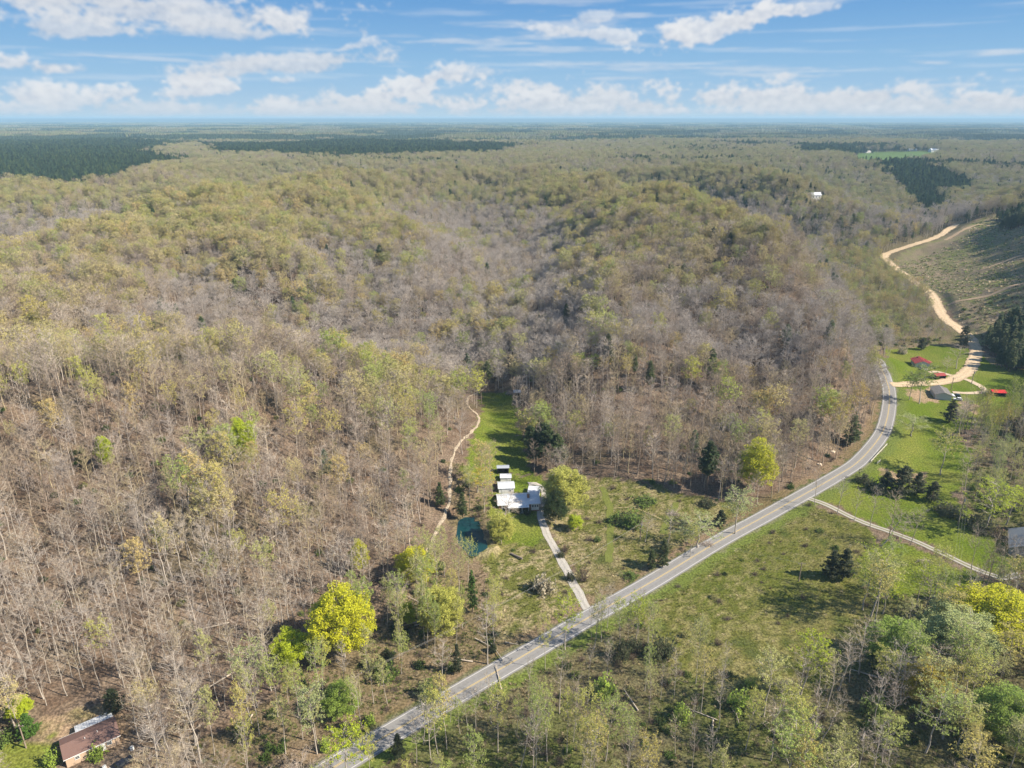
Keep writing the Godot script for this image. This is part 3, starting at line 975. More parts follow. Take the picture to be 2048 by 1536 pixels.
func sphere(r: RandomNumberGenerator) -> Vector3:
	while true:
		var p := Vector3(r.randf_range(-1, 1), r.randf_range(-1, 1), r.randf_range(-1, 1))
		if p.length_squared() < 1.0 and p.length_squared() > 0.05:
			return p.normalized()
	return Vector3.UP

# trunk and limbs in one, twigs in another, leaves in a third; the crown is a rounded dome
func grow(s: int, h: float, base: float, rad: float, limbs: int, subs: int, twigs: int, leaves: int, leaf_size: float, twig_w := 0.05, dome := false) -> Array:
	var r := RandomNumberGenerator.new()
	r.seed = s
	var wood := Geo.new()
	var twig := Geo.new()
	var leaf := Geo.new()
	var spine := []
	var off := Vector3.ZERO
	for k in 7:
		spine.append(off + Vector3(0, h * k / 6.6, 0))
		off += Vector3(r.randf_range(-1, 1), 0, r.randf_range(-1, 1)) * h * 0.014
	var r0 := h * 0.0088
	for k in 6:
		wood.limb(spine[k], spine[k + 1], r0 * pow(1.0 - k / 6.6, 0.8) * (1.25 if k == 0 else 1.0), r0 * pow(1.0 - (k + 1) / 6.6, 0.8), 6)
	var tips := []
	for i in limbs:
		var f := base + (0.95 - base) * (i + r.randf()) / limbs
		var k := mini(int(f * 6.6), 5)
		var a: Vector3 = spine[k].lerp(spine[k + 1], f * 6.6 - k)
		var az := i * 2.4 + r.randf_range(-0.5, 0.5)
		var t := (f - base) / (1.0 - base)
		var env := rad * sqrt(maxf(0.05, 1.0 - pow(t * 0.95, 2.2))) * r.randf_range(0.72, 1.05)
		var up := env * r.randf_range(0.35, 0.75) + h * 0.06 * (1.0 - t)
		var out := Vector3(cos(az), 0, sin(az))
		var b := a + out * env * 0.5 + Vector3(0, up * 0.35, 0)
		var e := a + out * env + Vector3(0, up, 0)
		e.y = minf(e.y, h * r.randf_range(0.95, 1.02))
		if dome:
			e.y = a.y + (e.y - a.y) * 0.7
		var lr := r0 * lerpf(0.33, 0.17, t)
		wood.limb(a, b, lr, lr * 0.6, 4)
		wood.limb(b, e, lr * 0.6, lr * 0.22, 3)
		for j in subs:
			var q := (j + r.randf()) / subs
			var p := a.lerp(b, (q * 1.3 + 0.2) / 0.8) if q < 0.4 else b.lerp(e, (q - 0.4) / 0.6)
			var dir := ((e - a).normalized() + sphere(r) * 0.95 + Vector3(0, 0.45, 0)).normalized()
			var len := rad * r.randf_range(0.28, 0.5)
			var z := p + dir * len
			z.y = minf(z.y, h * 1.03)
			wood.sliver(p, z, 0.09, sphere(r))
			for w in twigs:
				var y := p.lerp(z, r.randf_range(0.15, 1.0))
				var dd := (dir + sphere(r) * 0.9 + Vector3(0, 0.3, 0)).normalized()
				var x := y + dd * r.randf_range(0.5, 1.25)
				twig.sliver(y, x, twig_w, sphere(r))
				tips.append(x)
	for k in leaves:
		var p: Vector3 = tips[r.randi() % tips.size()] + sphere(r) * r.randf_range(0, 0.45)
		leaf.leaf(p, leaf_size * r.randf_range(0.6, 1.3), r, 0.5)
	return [wood, twig, leaf]

# a crown of many leaf clumps with gaps
func lush(s: int, h: float, base: float, rad: float, clumps: int, per: int, size: float) -> Array:
	var r := RandomNumberGenerator.new()
	r.seed = s
	var g := grow(s, h * 0.93, base * 0.8, rad * 0.8, 14, 4, 2, 0, 0.3)
	var leaf := Geo.new()
	var c := h * (base + 1.0) * 0.5
	var hv := h * (1.0 - base) * 0.5
	for k in clumps:
		var u := sphere(r)
		if u.y < -0.75:
			continue
		var f := r.randf_range(0.62, 1.0) if r.randf() < 0.8 else r.randf_range(0.2, 0.6)
		var wob := 1.0 + 0.15 * sin(u.x * 5.0 + s) * cos(u.z * 4.0 + s * 2.0)
		var p := Vector3(u.x * rad * wob * f * (1.0 - maxf(0, u.y) * 0.12), c + u.y * hv * f * wob, u.z * rad * wob * f)
		var cr := rad * r.randf_range(0.13, 0.26)
		for i in per:
			var q := sphere(r) * cr * r.randf_range(0.5, 1.0)
			q.y *= 0.7
			leaf.leaf(p + q, size * r.randf_range(0.6, 1.3), r, 0.7)
	g[2] = leaf
	return g

func pine_shape(s: int, h: float, rad: float, base: float, whorls: int, per: int, open: float) -> Array:
	var r := RandomNumberGenerator.new()
	r.seed = s
	var wood := Geo.new()
	var leaf := Geo.new()
	wood.limb(Vector3.ZERO, Vector3(0, h * 0.6, 0), h * 0.013, h * 0.008, 6)
	wood.limb(Vector3(0, h * 0.6, 0), Vector3(0, h * 0.97, 0), h * 0.008, 0.03, 5)
	for k in whorls:
		var t := (k + r.randf() * 0.7) / whorls
		var y := h * lerpf(base, 0.97, t)
		var len := rad * pow(1.0 - t, 0.7) * r.randf_range(0.8, 1.1) + 0.35
		if t < 0.15:
			len *= r.randf_range(0.5, 0.9)
		for i in per:
			var az := TAU * (i + r.randf() * 0.8) / per + k
			var l := len * r.randf_range(0.65, 1.1)
			var out := Vector3(cos(az), r.randf_range(-0.15, 0.3) + t * 0.3, sin(az))
			var a := Vector3(0, y, 0)
			var e := a + out * l
			wood.sliver(a, e, 0.1, Vector3.UP)
			var m := int(6 + l * 5)
			for q in m:
				var f := r.randf_range(open, 1.05)
				var p := a.lerp(e, f) + sphere(r) * 0.22 * l * (1.1 - f * 0.4)
				leaf.leaf(p, r.randf_range(0.45, 0.85), r, 0.6)
	return [wood, Geo.new(), leaf]

func cedar_shape(s: int, h: float, rad: float, n: int, size: float, tip: float) -> Array:
	var r := RandomNumberGenerator.new()
	r.seed = s
	var wood := Geo.new()
	var leaf := Geo.new()
	wood.limb(Vector3.ZERO, Vector3(0, h * 0.8, 0), h * 0.02, 0.05, 6)
	var m := int(n / 26.0)
	for k in m:
		var t := pow(r.randf(), 1.15)
		var az := r.randf() * TAU
		var env := rad * (pow(1.0 - t, tip) * (0.5 + 0.5 * ss(0.0, 0.25, t))) * (1.0 + 0.3 * sin(az * 3.0 + t * 9.0 + s) + 0.18 * sin(az * 7.0 - t * 17.0)) * r.randf_range(0.75, 1.25)
		var f := r.randf_range(0.5, 1.0)
		var p := Vector3(cos(az) * env * f, h * (0.12 + 0.86 * t), sin(az) * env * f)
		wood.sliver(Vector3(0, p.y * 0.9, 0), p, 0.08, Vector3.UP)
		for i in 26:
			var q := sphere(r) * r.randf_range(0.2, 1.0) * rad * 0.24
			q.y *= 0.55
			leaf.leaf(p + q, size * r.randf_range(0.6, 1.3), r, 0.8)
	return [wood, Geo.new(), leaf]

func shrub_shape(s: int, rad: float, n: int, twigs: int, size: float) -> Array:
	var r := RandomNumberGenerator.new()
	r.seed = s
	var wood := Geo.new()
	var leaf := Geo.new()
	for k in twigs:
		var u := sphere(r)
		u.y = absf(u.y) + 0.25
		var e := u.normalized() * rad * r.randf_range(0.6, 1.05)
		var b := Vector3(r.randf_range(-0.5, 0.5), 0, r.randf_range(-0.5, 0.5)) * rad * 0.6
		wood.sliver(b, e + b * 0.4, 0.06, sphere(r))
		for j in 4:
			var p := b.lerp(e + b * 0.4, r.randf_range(0.4, 0.95))
			wood.sliver(p, p + (u + sphere(r) * 0.8).normalized() * rad * 0.35, 0.035, sphere(r))
	for k in n / 14:
		var u := sphere(r)
		u.y = absf(u.y)
		var p := u * rad * r.randf_range(0.5, 1.0)
		p *= 1.0 + 0.2 * sin(u.x * 6.0 + s)
		for i in 14:
			leaf.leaf(p + sphere(r) * rad * 0.2, size * r.randf_range(0.6, 1.3), r, 0.6)
	return [wood, Geo.new(), leaf]

func keep(kind: String, g: Array, h: float, w: float, bark: Material, tint_twigs: bool) -> void:
	var one := {"h": h, "w": w}
	one.trunk = g[0].mesh(bark)
	var crown := ArrayMesh.new()
	g[1].into(crown, tinted(false) if tint_twigs else twig_plain)
	g[2].into(crown, tinted(true))
	one.crown = crown
	var all := ArrayMesh.new()
	g[0].into(all, tinted(false) if tint_twigs else bark)
	g[1].into(all, tinted(false) if tint_twigs else twig_plain)
	g[2].into(all, tinted(true))
	one.joined = all
	if not kinds.has(kind):
		kinds[kind] = []
	kinds[kind].append(one)

var bark_grey: Material
var bark_dark: Material
var twig_plain: Material

func make_tree_kinds() -> void:
	bark_grey = mat(Color(0.4, 0.355, 0.305), 0.9)
	bark_dark = mat(Color(0.13, 0.1, 0.08), 0.95)
	twig_plain = mat(Color(0.33, 0.28, 0.22), 0.9)
	for k in 7:
		keep("bare", grow(100 + k, 20.0 + k * 0.6, 0.34 + 0.05 * (k % 3), 3.3 + 0.3 * (k % 4), 18, 6, 10, 240, 0.15, 0.036), 20.0 + k * 0.6, 7.0, bark_grey, true)
	for k in 7:
		keep("bud", grow(200 + k, 19.5 + k * 0.7, 0.36 + 0.05 * (k % 3), 3.6 + 0.35 * (k % 4), 17, 6, 4, 3800, 0.24), 19.5 + k * 0.7, 8.3, bark_grey, false)
	for k in 6:
		keep("greycrown", grow(240 + k, 19.0 + k * 0.6, 0.42, 4.3 + 0.3 * (k % 3), 20, 7, 10, 600, 0.22, 0.05, true), 19.0 + k * 0.6, 10.0, bark_grey, true)
	for k in 6:
		keep("greencrown", grow(260 + k, 19.0 + k * 0.6, 0.42, 4.4 + 0.3 * (k % 3), 20, 7, 4, 3800, 0.3, 0.05, true), 19.0 + k * 0.6, 10.2, bark_grey, false)
	for k in 4:
		keep("full", lush(300 + k, 16.0, 0.12, 6.2, 280, 170, 0.25), 16.0, 12.5, bark_grey, false)
	for k in 3:
		keep("pine", pine_shape(400 + k, 19.0, 3.4, 0.3 + 0.05 * k, 20, 7, 0.3), 19.0, 7.0, bark_dark, false)
	for k in 3:
		keep("plantation", pine_shape(420 + k, 17.0, 2.5, 0.25, 15, 6, 0.2), 17.0, 5.0, bark_dark, false)
	for k in 3:
		keep("cedar", cedar_shape(440 + k, 11.0, 3.0, 3600, 0.42, 0.8 if k < 2 else 0.5), 11.0, 6.0, bark_dark, false)
	for k in 3:
		keep("shrub", shrub_shape(460 + k, 2.0, 900, 30, 0.3), 2.2, 4.2, bark_dark, false)
	for k in 3:
		keep("thicket", shrub_shape(470 + k, 2.0, 160, 90, 0.16), 2.2, 4.2, bark_dark, false)

func plant(kind: String, called: String, label: String, category: String, group: String, x: float, d: float, h: float, w: float, tint: Color, pick: int, lean := 0.0, leafy := true, bark: Material = null) -> Node3D:
	var v: Dictionary = kinds[kind][pick % kinds[kind].size()]
	var o := thing(called, label, category, at(x, d, -0.1), 0.0, group)
	var b := Basis(Vector3.UP, pick * 1.7)
	b = b.scaled(Vector3(w / v.w, h / v.h, w / v.w))
	if lean != 0.0:
		b = Basis(Vector3(0, 0, 1), -lean * 0.45) * b
	o.basis = b
	obj("trunk", v.trunk, o, bark)
	var c := obj("crown", v.crown, o)
	for i in v.crown.get_surface_count():
		var m: Material = v.crown.surface_get_material(i)
		if m == tinted(true):
			c.set_surface_override_material(i, leaf_mat(tint))
		elif m == tinted(false):
			c.set_surface_override_material(i, mat(tint))
	return o

const BARE_TINTS := [Color(0.32, 0.265, 0.215), Color(0.36, 0.295, 0.21), Color(0.41, 0.35, 0.29), Color(0.27, 0.215, 0.17), Color(0.34, 0.295, 0.26), Color(0.38, 0.315, 0.19)]
const BUD_TINTS := [Color(0.43, 0.37, 0.11), Color(0.46, 0.39, 0.18), Color(0.33, 0.37, 0.09), Color(0.47, 0.36, 0.14), Color(0.4, 0.36, 0.15), Color(0.27, 0.33, 0.08), Color(0.4, 0.4, 0.09), Color(0.36, 0.36, 0.13)]
const PINE_TINTS := [Color(0.05, 0.085, 0.038), Color(0.068, 0.1, 0.034), Color(0.06, 0.095, 0.05), Color(0.085, 0.115, 0.038)]

func in_view(x: float, d: float, h: float) -> bool:
	var depth := d * 0.9367 + (EYE - h) * 0.3502
	var up := (h - EYE) * 0.9367 + d * 0.3502
	return depth > 0 and absf(x) < depth * 0.74 and up > -depth * 0.56

var heaps := {}
func heap(kind: String, pick: int, b: Basis, p: Vector3, c: Color) -> void:
	var key := [kind, pick]
	if not heaps.has(key):
		heaps[key] = PackedFloat32Array()
	heaps[key].append_array(PackedFloat32Array([b.x.x, b.y.x, b.z.x, p.x, b.x.y, b.y.y, b.z.y, p.y, b.x.z, b.y.z, b.z.z, p.z, c.r, c.g, c.b, 1.0]))

func pour(called: String, part: String, label: String, list: Array) -> void:
	var o := Node3D.new()
	o.name = numbered(called)
	add_child(o)
	tag(o, label, "", "", "stuff")
	for kind in list:
		for key in heaps:
			if key[0] != kind:
				continue
			var mm := MultiMesh.new()
			mm.transform_format = MultiMesh.TRANSFORM_3D
			mm.use_colors = true
			mm.mesh = kinds[kind][key[1]].joined
			mm.instance_count = heaps[key].size() / 16
			mm.buffer = heaps[key]
			var i := MultiMeshInstance3D.new()
			i.name = part
			i.multimesh = mm
			i.set_meta("kind", "stuff")
			o.add_child(i, true)

func where_words(x: float, d: float) -> String:
	var c := code_at(x, d)
	if c == BRUSH and road_left(x, d):
		return "in the roadside wood left of the paved road" if d < 190 else "beside the stony stream bed"
	if c == BRUSH:
		return "in the lower wood right of the paved road" if x > -40 and x < 60 else "in the lower right wood"
	if x < -20:
		return "on the leaf-covered slope left of the stream"
	return "on the central wooded hill"

# the nearest thing that can be named, and on which side of it
var marks := []
var told := {}
func landmark_words(x: float, d: float) -> String:
	var near := []
	for m in marks:
		near.append([Vector2(m[0] - x, m[1] - d).length(), m])
	near.sort_custom(func(a, b): return a[0] < b[0])
	for k in 4:
		var m: Array = near[k][1]
		var dx: float = x - m[0]
		var dd: float = d - m[1]
		var side := ("right of " if dx > 0 else "left of ") if absf(dx) > absf(dd) else ("behind " if dd > 0 else "in front of ")
		var dist := "just " if near[k][0] < 9.0 else ("" if near[k][0] < 22.0 else "well ")
		var w: String = dist + side + m[2]
		if k == 3 or told.get(w, 0) < 2:
			told[w] = told.get(w, 0) + 1
			return w
	return "on the wooded hill"

func upto_kind(label: String) -> String:
	var r := ""
	for w in label.split(" "):
		r += (" " if r else "") + w
		if w in ["tree", "pine", "cedar"]:
			break
	return r

func make_woods() -> void:
	marks = [[P_HOUSE.x, P_HOUSE.y, "the white-roofed house"], [-104, 132, "the brown-roofed house"], [P_GREYHOUSE.x, P_GREYHOUSE.y, "the grey house"], [P_RED.x, P_RED.y, "the red-roofed house"], [P_BARN.x, P_BARN.y, "the grey-roofed barn"], [P_REDCAR.x, P_REDCAR.y, "the red carport"], [-18, 238, "the teal pond"], [ROAD[5][0], ROAD[5][1], "the driveway mouth"], [ROAD[3][0], ROAD[3][1], "the lower road"], [ROAD[6][0], ROAD[6][1], "the middle road"], [ROAD[9][0], ROAD[9][1], "the road bend"], [LANE[5][0], LANE[5][1], "the gravel lane"]]
	for t in LEAFY:
		if t[5] == "full":
			marks.append([t[0], t[1], "the " + upto_kind(t[6])])
	for t in CONIFERS:
		marks.append([t[0], t[1], "the " + upto_kind(t[5])])
	var spots := []
	var r := RandomNumberGenerator.new()
	r.seed = 77
	var d := 92.0
	while d < 3100.0:
		var step := 4.6 if d < 300 else (5.2 if d < 800 else (6.0 if d < 1300 else (8.5 if d < 2000 else 11.0)))
		var x := -(d * 0.73 + 55.0)
		while x < d * 0.73 + 75.0:
			var px := x + r.randf_range(-0.48, 0.48) * step
			var pd := d + r.randf_range(-0.48, 0.48) * step
			x += step
			var roll := r.randf()
			var kind := ""
			var c := WOOD
			var near := pd < 950
			if px < -18.0 and pd < 300 and roll > 0.88:
				continue
			if near:
				if is_blocked(px, pd) or (pd > 800.0 and inside(fields, px, pd)):
					continue
				c = code_at(px, pd)
				if c == BRUSH:
					var keepers := 0.36 if pd < 300 else (0.85 if pd < 400 else 1.6)
					if px > 15 and pd < 230:
						keepers = 0.27 if px < 48 else 0.3
					if roll > keepers * (0.55 + 0.9 * clampf(0.5 + n_mid.get_noise_2d(px * 1.6, pd * 1.6), 0, 1)):
						continue
				elif c != WOOD and not (inside(pines, px, pd)):
					continue
			elif inside(fields, px, pd):
				continue
			var h := H(px, pd)
			var zone := n_zone.get_noise_2d(px * 1.4, pd * 1.4)
			var patch := n_mid.get_noise_2d(px, pd)
			if inside(pines, px, pd) or (pd > 1500 and n_zone.get_noise_2d(px * 0.35 + 900, pd) > 0.3):
				kind = "plantation"
				if step > 6.5 or pd < 900:
					# a plantation stands closer
					for e in 2:
						spots.append([pd, px + r.randf_range(-0.5, 0.5) * step, "plantation", h, zone, patch, c, r.randi()])
			else:
				var green := 0.07 + (0.9 if px < 60.0 else 0.68) * ss(22, 60, h) * (0.2 + 0.8 * ss(390, 600, pd)) + zone * 0.35 * ss(300, 420, pd) + patch * 0.3
				if px > 40.0 and pd < 800.0:
					green = (0.12 + 0.5 * ss(380, 720, pd)) * (0.65 + 0.35 * ss(22, 60, h)) + zone * 0.25 * ss(300, 420, pd) + patch * 0.3
				if c == BRUSH:
					green = (0.7 if px < 15.0 or pd > 240.0 else (0.42 if px < 55.0 else 0.62)) + patch * 0.5
					if not near:
						green = 0.5
				if pd > 1000:
					green = 0.72 + zone * 0.6
				if px < -30 and pd < 340 and c == WOOD:
					green = 0.02 + 0.3 * ss(215, 320, pd) + maxf(0, patch) * 0.3
				var con := 0.008 + 0.05 * maxf(0.0, n_zone.get_noise_2d(px + 500, pd * 1.5))
				if px > 250 and pd > 450 and c != BRUSH:
					con += 0.09
				if pd > 1400:
					con += 0.06
				if pd < 345 and px < -20:
					con = 0.002
				if c == BRUSH:
					con = 0.004
				var roll2 := r.randf()
				if roll2 < con:
					kind = "pine"
				elif r.randf() < clampf(green, 0.02, 0.93):
					kind = "bud" if c == BRUSH or pd < 300 else "greencrown"
				else:
					kind = "bare" if c == BRUSH or pd < (300 if px < -20 else 335) else "greycrown"
			spots.append([pd, px, kind, h, zone, patch, c, r.randi()])
		d += step
	var count := {"bare": 0, "bud": 0, "pine": 0, "plantation": 0}
	var alike := {"bare": "bare", "greycrown": "bare", "bud": "bud", "greencrown": "bud", "pine": "pine", "plantation": "plantation"}
	spots.sort_custom(func(a, b): return a[0] < b[0])
	for s in spots:
		var kind: String = s[2]
		var sort: String = alike[kind]
		var rr := RandomNumberGenerator.new()
		rr.seed = s[7]
		var size: float = rr.randf_range(0.56, 1.05) * (1.0 + 0.25 * s[5]) * ((0.95 if s[0] < 420 else 0.66) if s[6] == BRUSH else 1.0)
		if s[0] > 2000:
			size *= 1.15
		if sort == "plantation":
			size *= rr.randf_range(0.8, 1.25)
		var wide: float = size * rr.randf_range(0.82, 1.2) * ((1.15 if s[1] > 60.0 and s[0] < 230 else (0.66 if s[0] < 400 else 1.15)) if s[6] == BRUSH else 1.0) * (1.15 if s[0] > 1300 else 1.0) * (1.2 if s[0] > 2000 else 1.0)
		var v: int = rr.randi() % kinds[kind].size()
		var tint: Color
		var t: int
		if sort == "bare":
			t = rr.randi() % BARE_TINTS.size()
			tint = BARE_TINTS[t]
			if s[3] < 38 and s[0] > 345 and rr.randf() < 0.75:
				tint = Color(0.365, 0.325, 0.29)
		elif sort == "bud":
			t = rr.randi() % BUD_TINTS.size()
			if s[3] > 36 and rr.randf() < (0.5 if s[0] > 345 else 0.9):
				t = [0, 1, 4, 6][rr.randi() % 4]
			if s[6] == BRUSH and s[0] < 420:
				t = [0, 2, 5, 6, 7, 7][rr.randi() % 6]
			tint = BUD_TINTS[t]
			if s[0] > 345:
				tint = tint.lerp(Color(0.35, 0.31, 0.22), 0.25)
		else:
			t = rr.randi() % PINE_TINTS.size()
			tint = PINE_TINTS[t]
		if count[sort] < 290 and in_view(s[1], s[0], s[3] + 6.0) and s[0] < 1100:
			count[sort] += 1
			var words: Array = {"bare": ["bare_tree", "leafless tree", "leafless trees of the wood"], "bud": ["budding_tree", "budding tree", "budding trees of the wood"], "pine": ["pine_tree", "pine", "scattered pines"], "plantation": ["plantation_pine", "pine", "pines of the plantation"]}[sort]
			var look: String
			if sort == "bare":
				look = ["grey-brown", "tan-twigged", "pale grey", "dark brown", "silvery grey", "straw-twigged"][t] + " leafless tree "
			elif sort == "bud":
				look = ["yellow-green", "straw-yellow", "fresh green", "amber", "olive-yellow", "deep spring-green", "lime", "pale green"][t] + " budding tree "
			else:
				look = ["blackish-green", "olive-green", "blue-green", "mossy green"][t] + " pine "
			var where := landmark_words(s[1], s[0]) if sort != "plantation" else ("in the dark pine block at the right edge" if s[0] < 700 else "in the pine plantation")
			var tall := "tall " if size > 1.0 else ("slender " if wide / size < 0.9 else ("small " if size < 0.8 else ""))
			plant(kind, words[0], (tall + look + where) if (tall + look + where).replace("-", " ").split(" ").size() <= 16 else (look.split(" ")[0] + (" leafless" if sort == "bare" else "") + " tree " + where.replace("well ", "").replace("just ", "")), "tree", words[2], s[1], s[0], kinds[kind][v].h * size, kinds[kind][v].w * wide, tint, v, rr.randf_range(-0.15, 0.15))
			continue
		if sort == "bud" and s[0] > 700:
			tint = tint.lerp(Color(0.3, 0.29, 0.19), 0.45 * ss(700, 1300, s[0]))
		tint = tint * (rr.randf_range(0.85, 1.18) if sort != "plantation" else rr.randf_range(0.6, 1.7))
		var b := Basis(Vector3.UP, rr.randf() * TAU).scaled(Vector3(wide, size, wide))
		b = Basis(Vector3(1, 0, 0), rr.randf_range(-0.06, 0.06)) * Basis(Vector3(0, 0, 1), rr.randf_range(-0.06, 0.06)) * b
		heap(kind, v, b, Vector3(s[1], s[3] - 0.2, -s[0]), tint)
	pour("leafless_woodland", "tree_mass", "grey-brown leafless woodland covering the hills beyond the nearest trees", ["bare", "greycrown"])
	pour("budding_woodland", "tree_mass", "yellow-green budding woodland covering the ridges", ["bud", "greencrown"])
	pour("pine_woodland", "tree_mass", "dark pines scattered through the far woods", ["pine"])
	pour("pine_plantation", "tree_mass", "dark blue-green pine plantation on the plateau", ["plantation"])

# patches of canopy for the country beyond three kilometres
func make_far_woods() -> void:
	for k in 3:
		var r := RandomNumberGenerator.new()
		r.seed = 900 + k
		var g := Geo.new()
		for i in 85:
			var p := Vector3(r.randf_range(-38, 38), 0, r.randf_range(-38, 38))
			var w := r.randf_range(3.5, 6.5)
			var h := r.randf_range(11, 20)
			var shade := r.randf_range(0.7, 1.25)
			var col := Color(shade, shade * r.randf_range(0.92, 1.05), shade * r.randf_range(0.85, 1.15))
			for a in 6:
				var a0 := TAU * a / 6.0 + i
				var a1 := TAU * (a + 1) / 6.0 + i
				var o0 := Vector3(cos(a0), 0, sin(a0)) * w * r.randf_range(0.8, 1.1)
				var o1 := Vector3(cos(a1), 0, sin(a1)) * w * r.randf_range(0.8, 1.1)
				var y0 := Vector3(0, h * r.randf_range(0.35, 0.6), 0)
				var mid := Vector3(0, h * r.randf_range(0.7, 0.85), 0)
				g.quad(p + o0, p + o0 * 0.95 + y0, p + o1 * 0.95 + y0, p + o1)
				g.quad(p + o0 * 0.95 + y0, p + o0 * 0.6 + mid, p + o1 * 0.6 + mid, p + o1 * 0.95 + y0)
				g.tri(p + o0 * 0.6 + mid, p + Vector3(0, h, 0), p + o1 * 0.6 + mid)
				for q in 15:
					g.c.append(col)
		if not kinds.has("canopy"):
			kinds["canopy"] = []
		kinds["canopy"].append({"joined": g.mesh(tinted(true))})
	var r := RandomNumberGenerator.new()
	r.seed = 901
	var d := 3060.0
	while d < 17500.0:
		var wide := 1.0 if d < 5500 else (1.7 if d < 9000 else 2.6)
		var step := 64.0 * wide
		var x := -(d * 0.76 + 100.0)
		while x < d * 0.76 + 100.0:
			var px := x + r.randf_range(-8, 8)
			var pd := d + r.randf_range(-8, 8)
			x += step
			var z := n_zone.get_noise_2d(px * 0.25 + 900, pd * 0.5)
			var z2 := n_zone.get_noise_2d(px * 0.4 - 900, pd * 0.9 + 400)
			if z2 > 0.42 and pd < 9000:
				continue
			var tint: Color = Color(0.045, 0.068, 0.035) if z > 0.03 else BUD_TINTS[r.randi() % BUD_TINTS.size()].lerp(BARE_TINTS[r.randi() % BARE_TINTS.size()], r.randf_range(0.1, 0.6)).lerp(Color(0.12, 0.17, 0.1), 0.4) * 0.66
			heap("canopy", r.randi() % 3, Basis(Vector3.UP, r.randi() % 4 * PI / 2).scaled(Vector3(wide, r.randf_range(0.9, 1.2), wide)), Vector3(px, H(px, pd) - 1.0, -pd), tint)
		d += step
	pour("distant_forest", "canopy", "hazy far forest reaching to the horizon", ["canopy"])

func make_known_trees() -> void:
	var tints := [Color(0.43, 0.43, 0.02), Color(0.36, 0.43, 0.025), Color(0.2, 0.28, 0.05), Color(0.44, 0.36, 0.05), Color(0.38, 0.38, 0.08), Color(0.33, 0.37, 0.15), Color(0.022, 0.045, 0.012)]
	var k := 0
	for t in LEAFY:
		var bud: bool = t[5] == "bud"
		var tint: Color = tints[t[4]]
		plant("bud" if bud else "full", "budding_tree" if bud else "leafy_tree", t[6], "tree", "", t[0], t[1], t[2], t[3] * (1.1 if bud else 1.18), tint * (0.85 if bud else 1.0), k, 0.0)
		k += 1
	var greens := [Color(0.03, 0.05, 0.018), Color(0.05, 0.072, 0.024), Color(0.026, 0.036, 0.018), Color(0.06, 0.12, 0.02)]
	for t in CONIFERS:
		var cedar: bool = t[5].contains("cedar")
		plant("cedar" if cedar else "pine", "cedar_tree" if cedar else "pine_tree", t[5], "tree", "", t[0], t[1], t[2], t[3], greens[t[4]], k)
		k += 1
	for t in BARES:
		plant("bare", "bare_tree", t[4], "tree", "", t[0], t[1], t[2], t[3], BARE_TINTS[[0, 3, 4, 1][k % 4]], k, t[5])
		k += 1
	var st := {"pale": Color(0.4, 0.35, 0.26), "dark": Color(0.045, 0.055, 0.025), "red": Color(0.2, 0.1, 0.075), "green": Color(0.1, 0.15, 0.03), "lime": Color(0.24, 0.33, 0.05)}
	for t in SHRUBS:
		plant("thicket" if t[4] == "red" else "shrub", "shrub", t[5], "shrub", "", t[0], t[1], maxf(t[2], 1.0), t[3], st[t[4]], k)
		k += 1

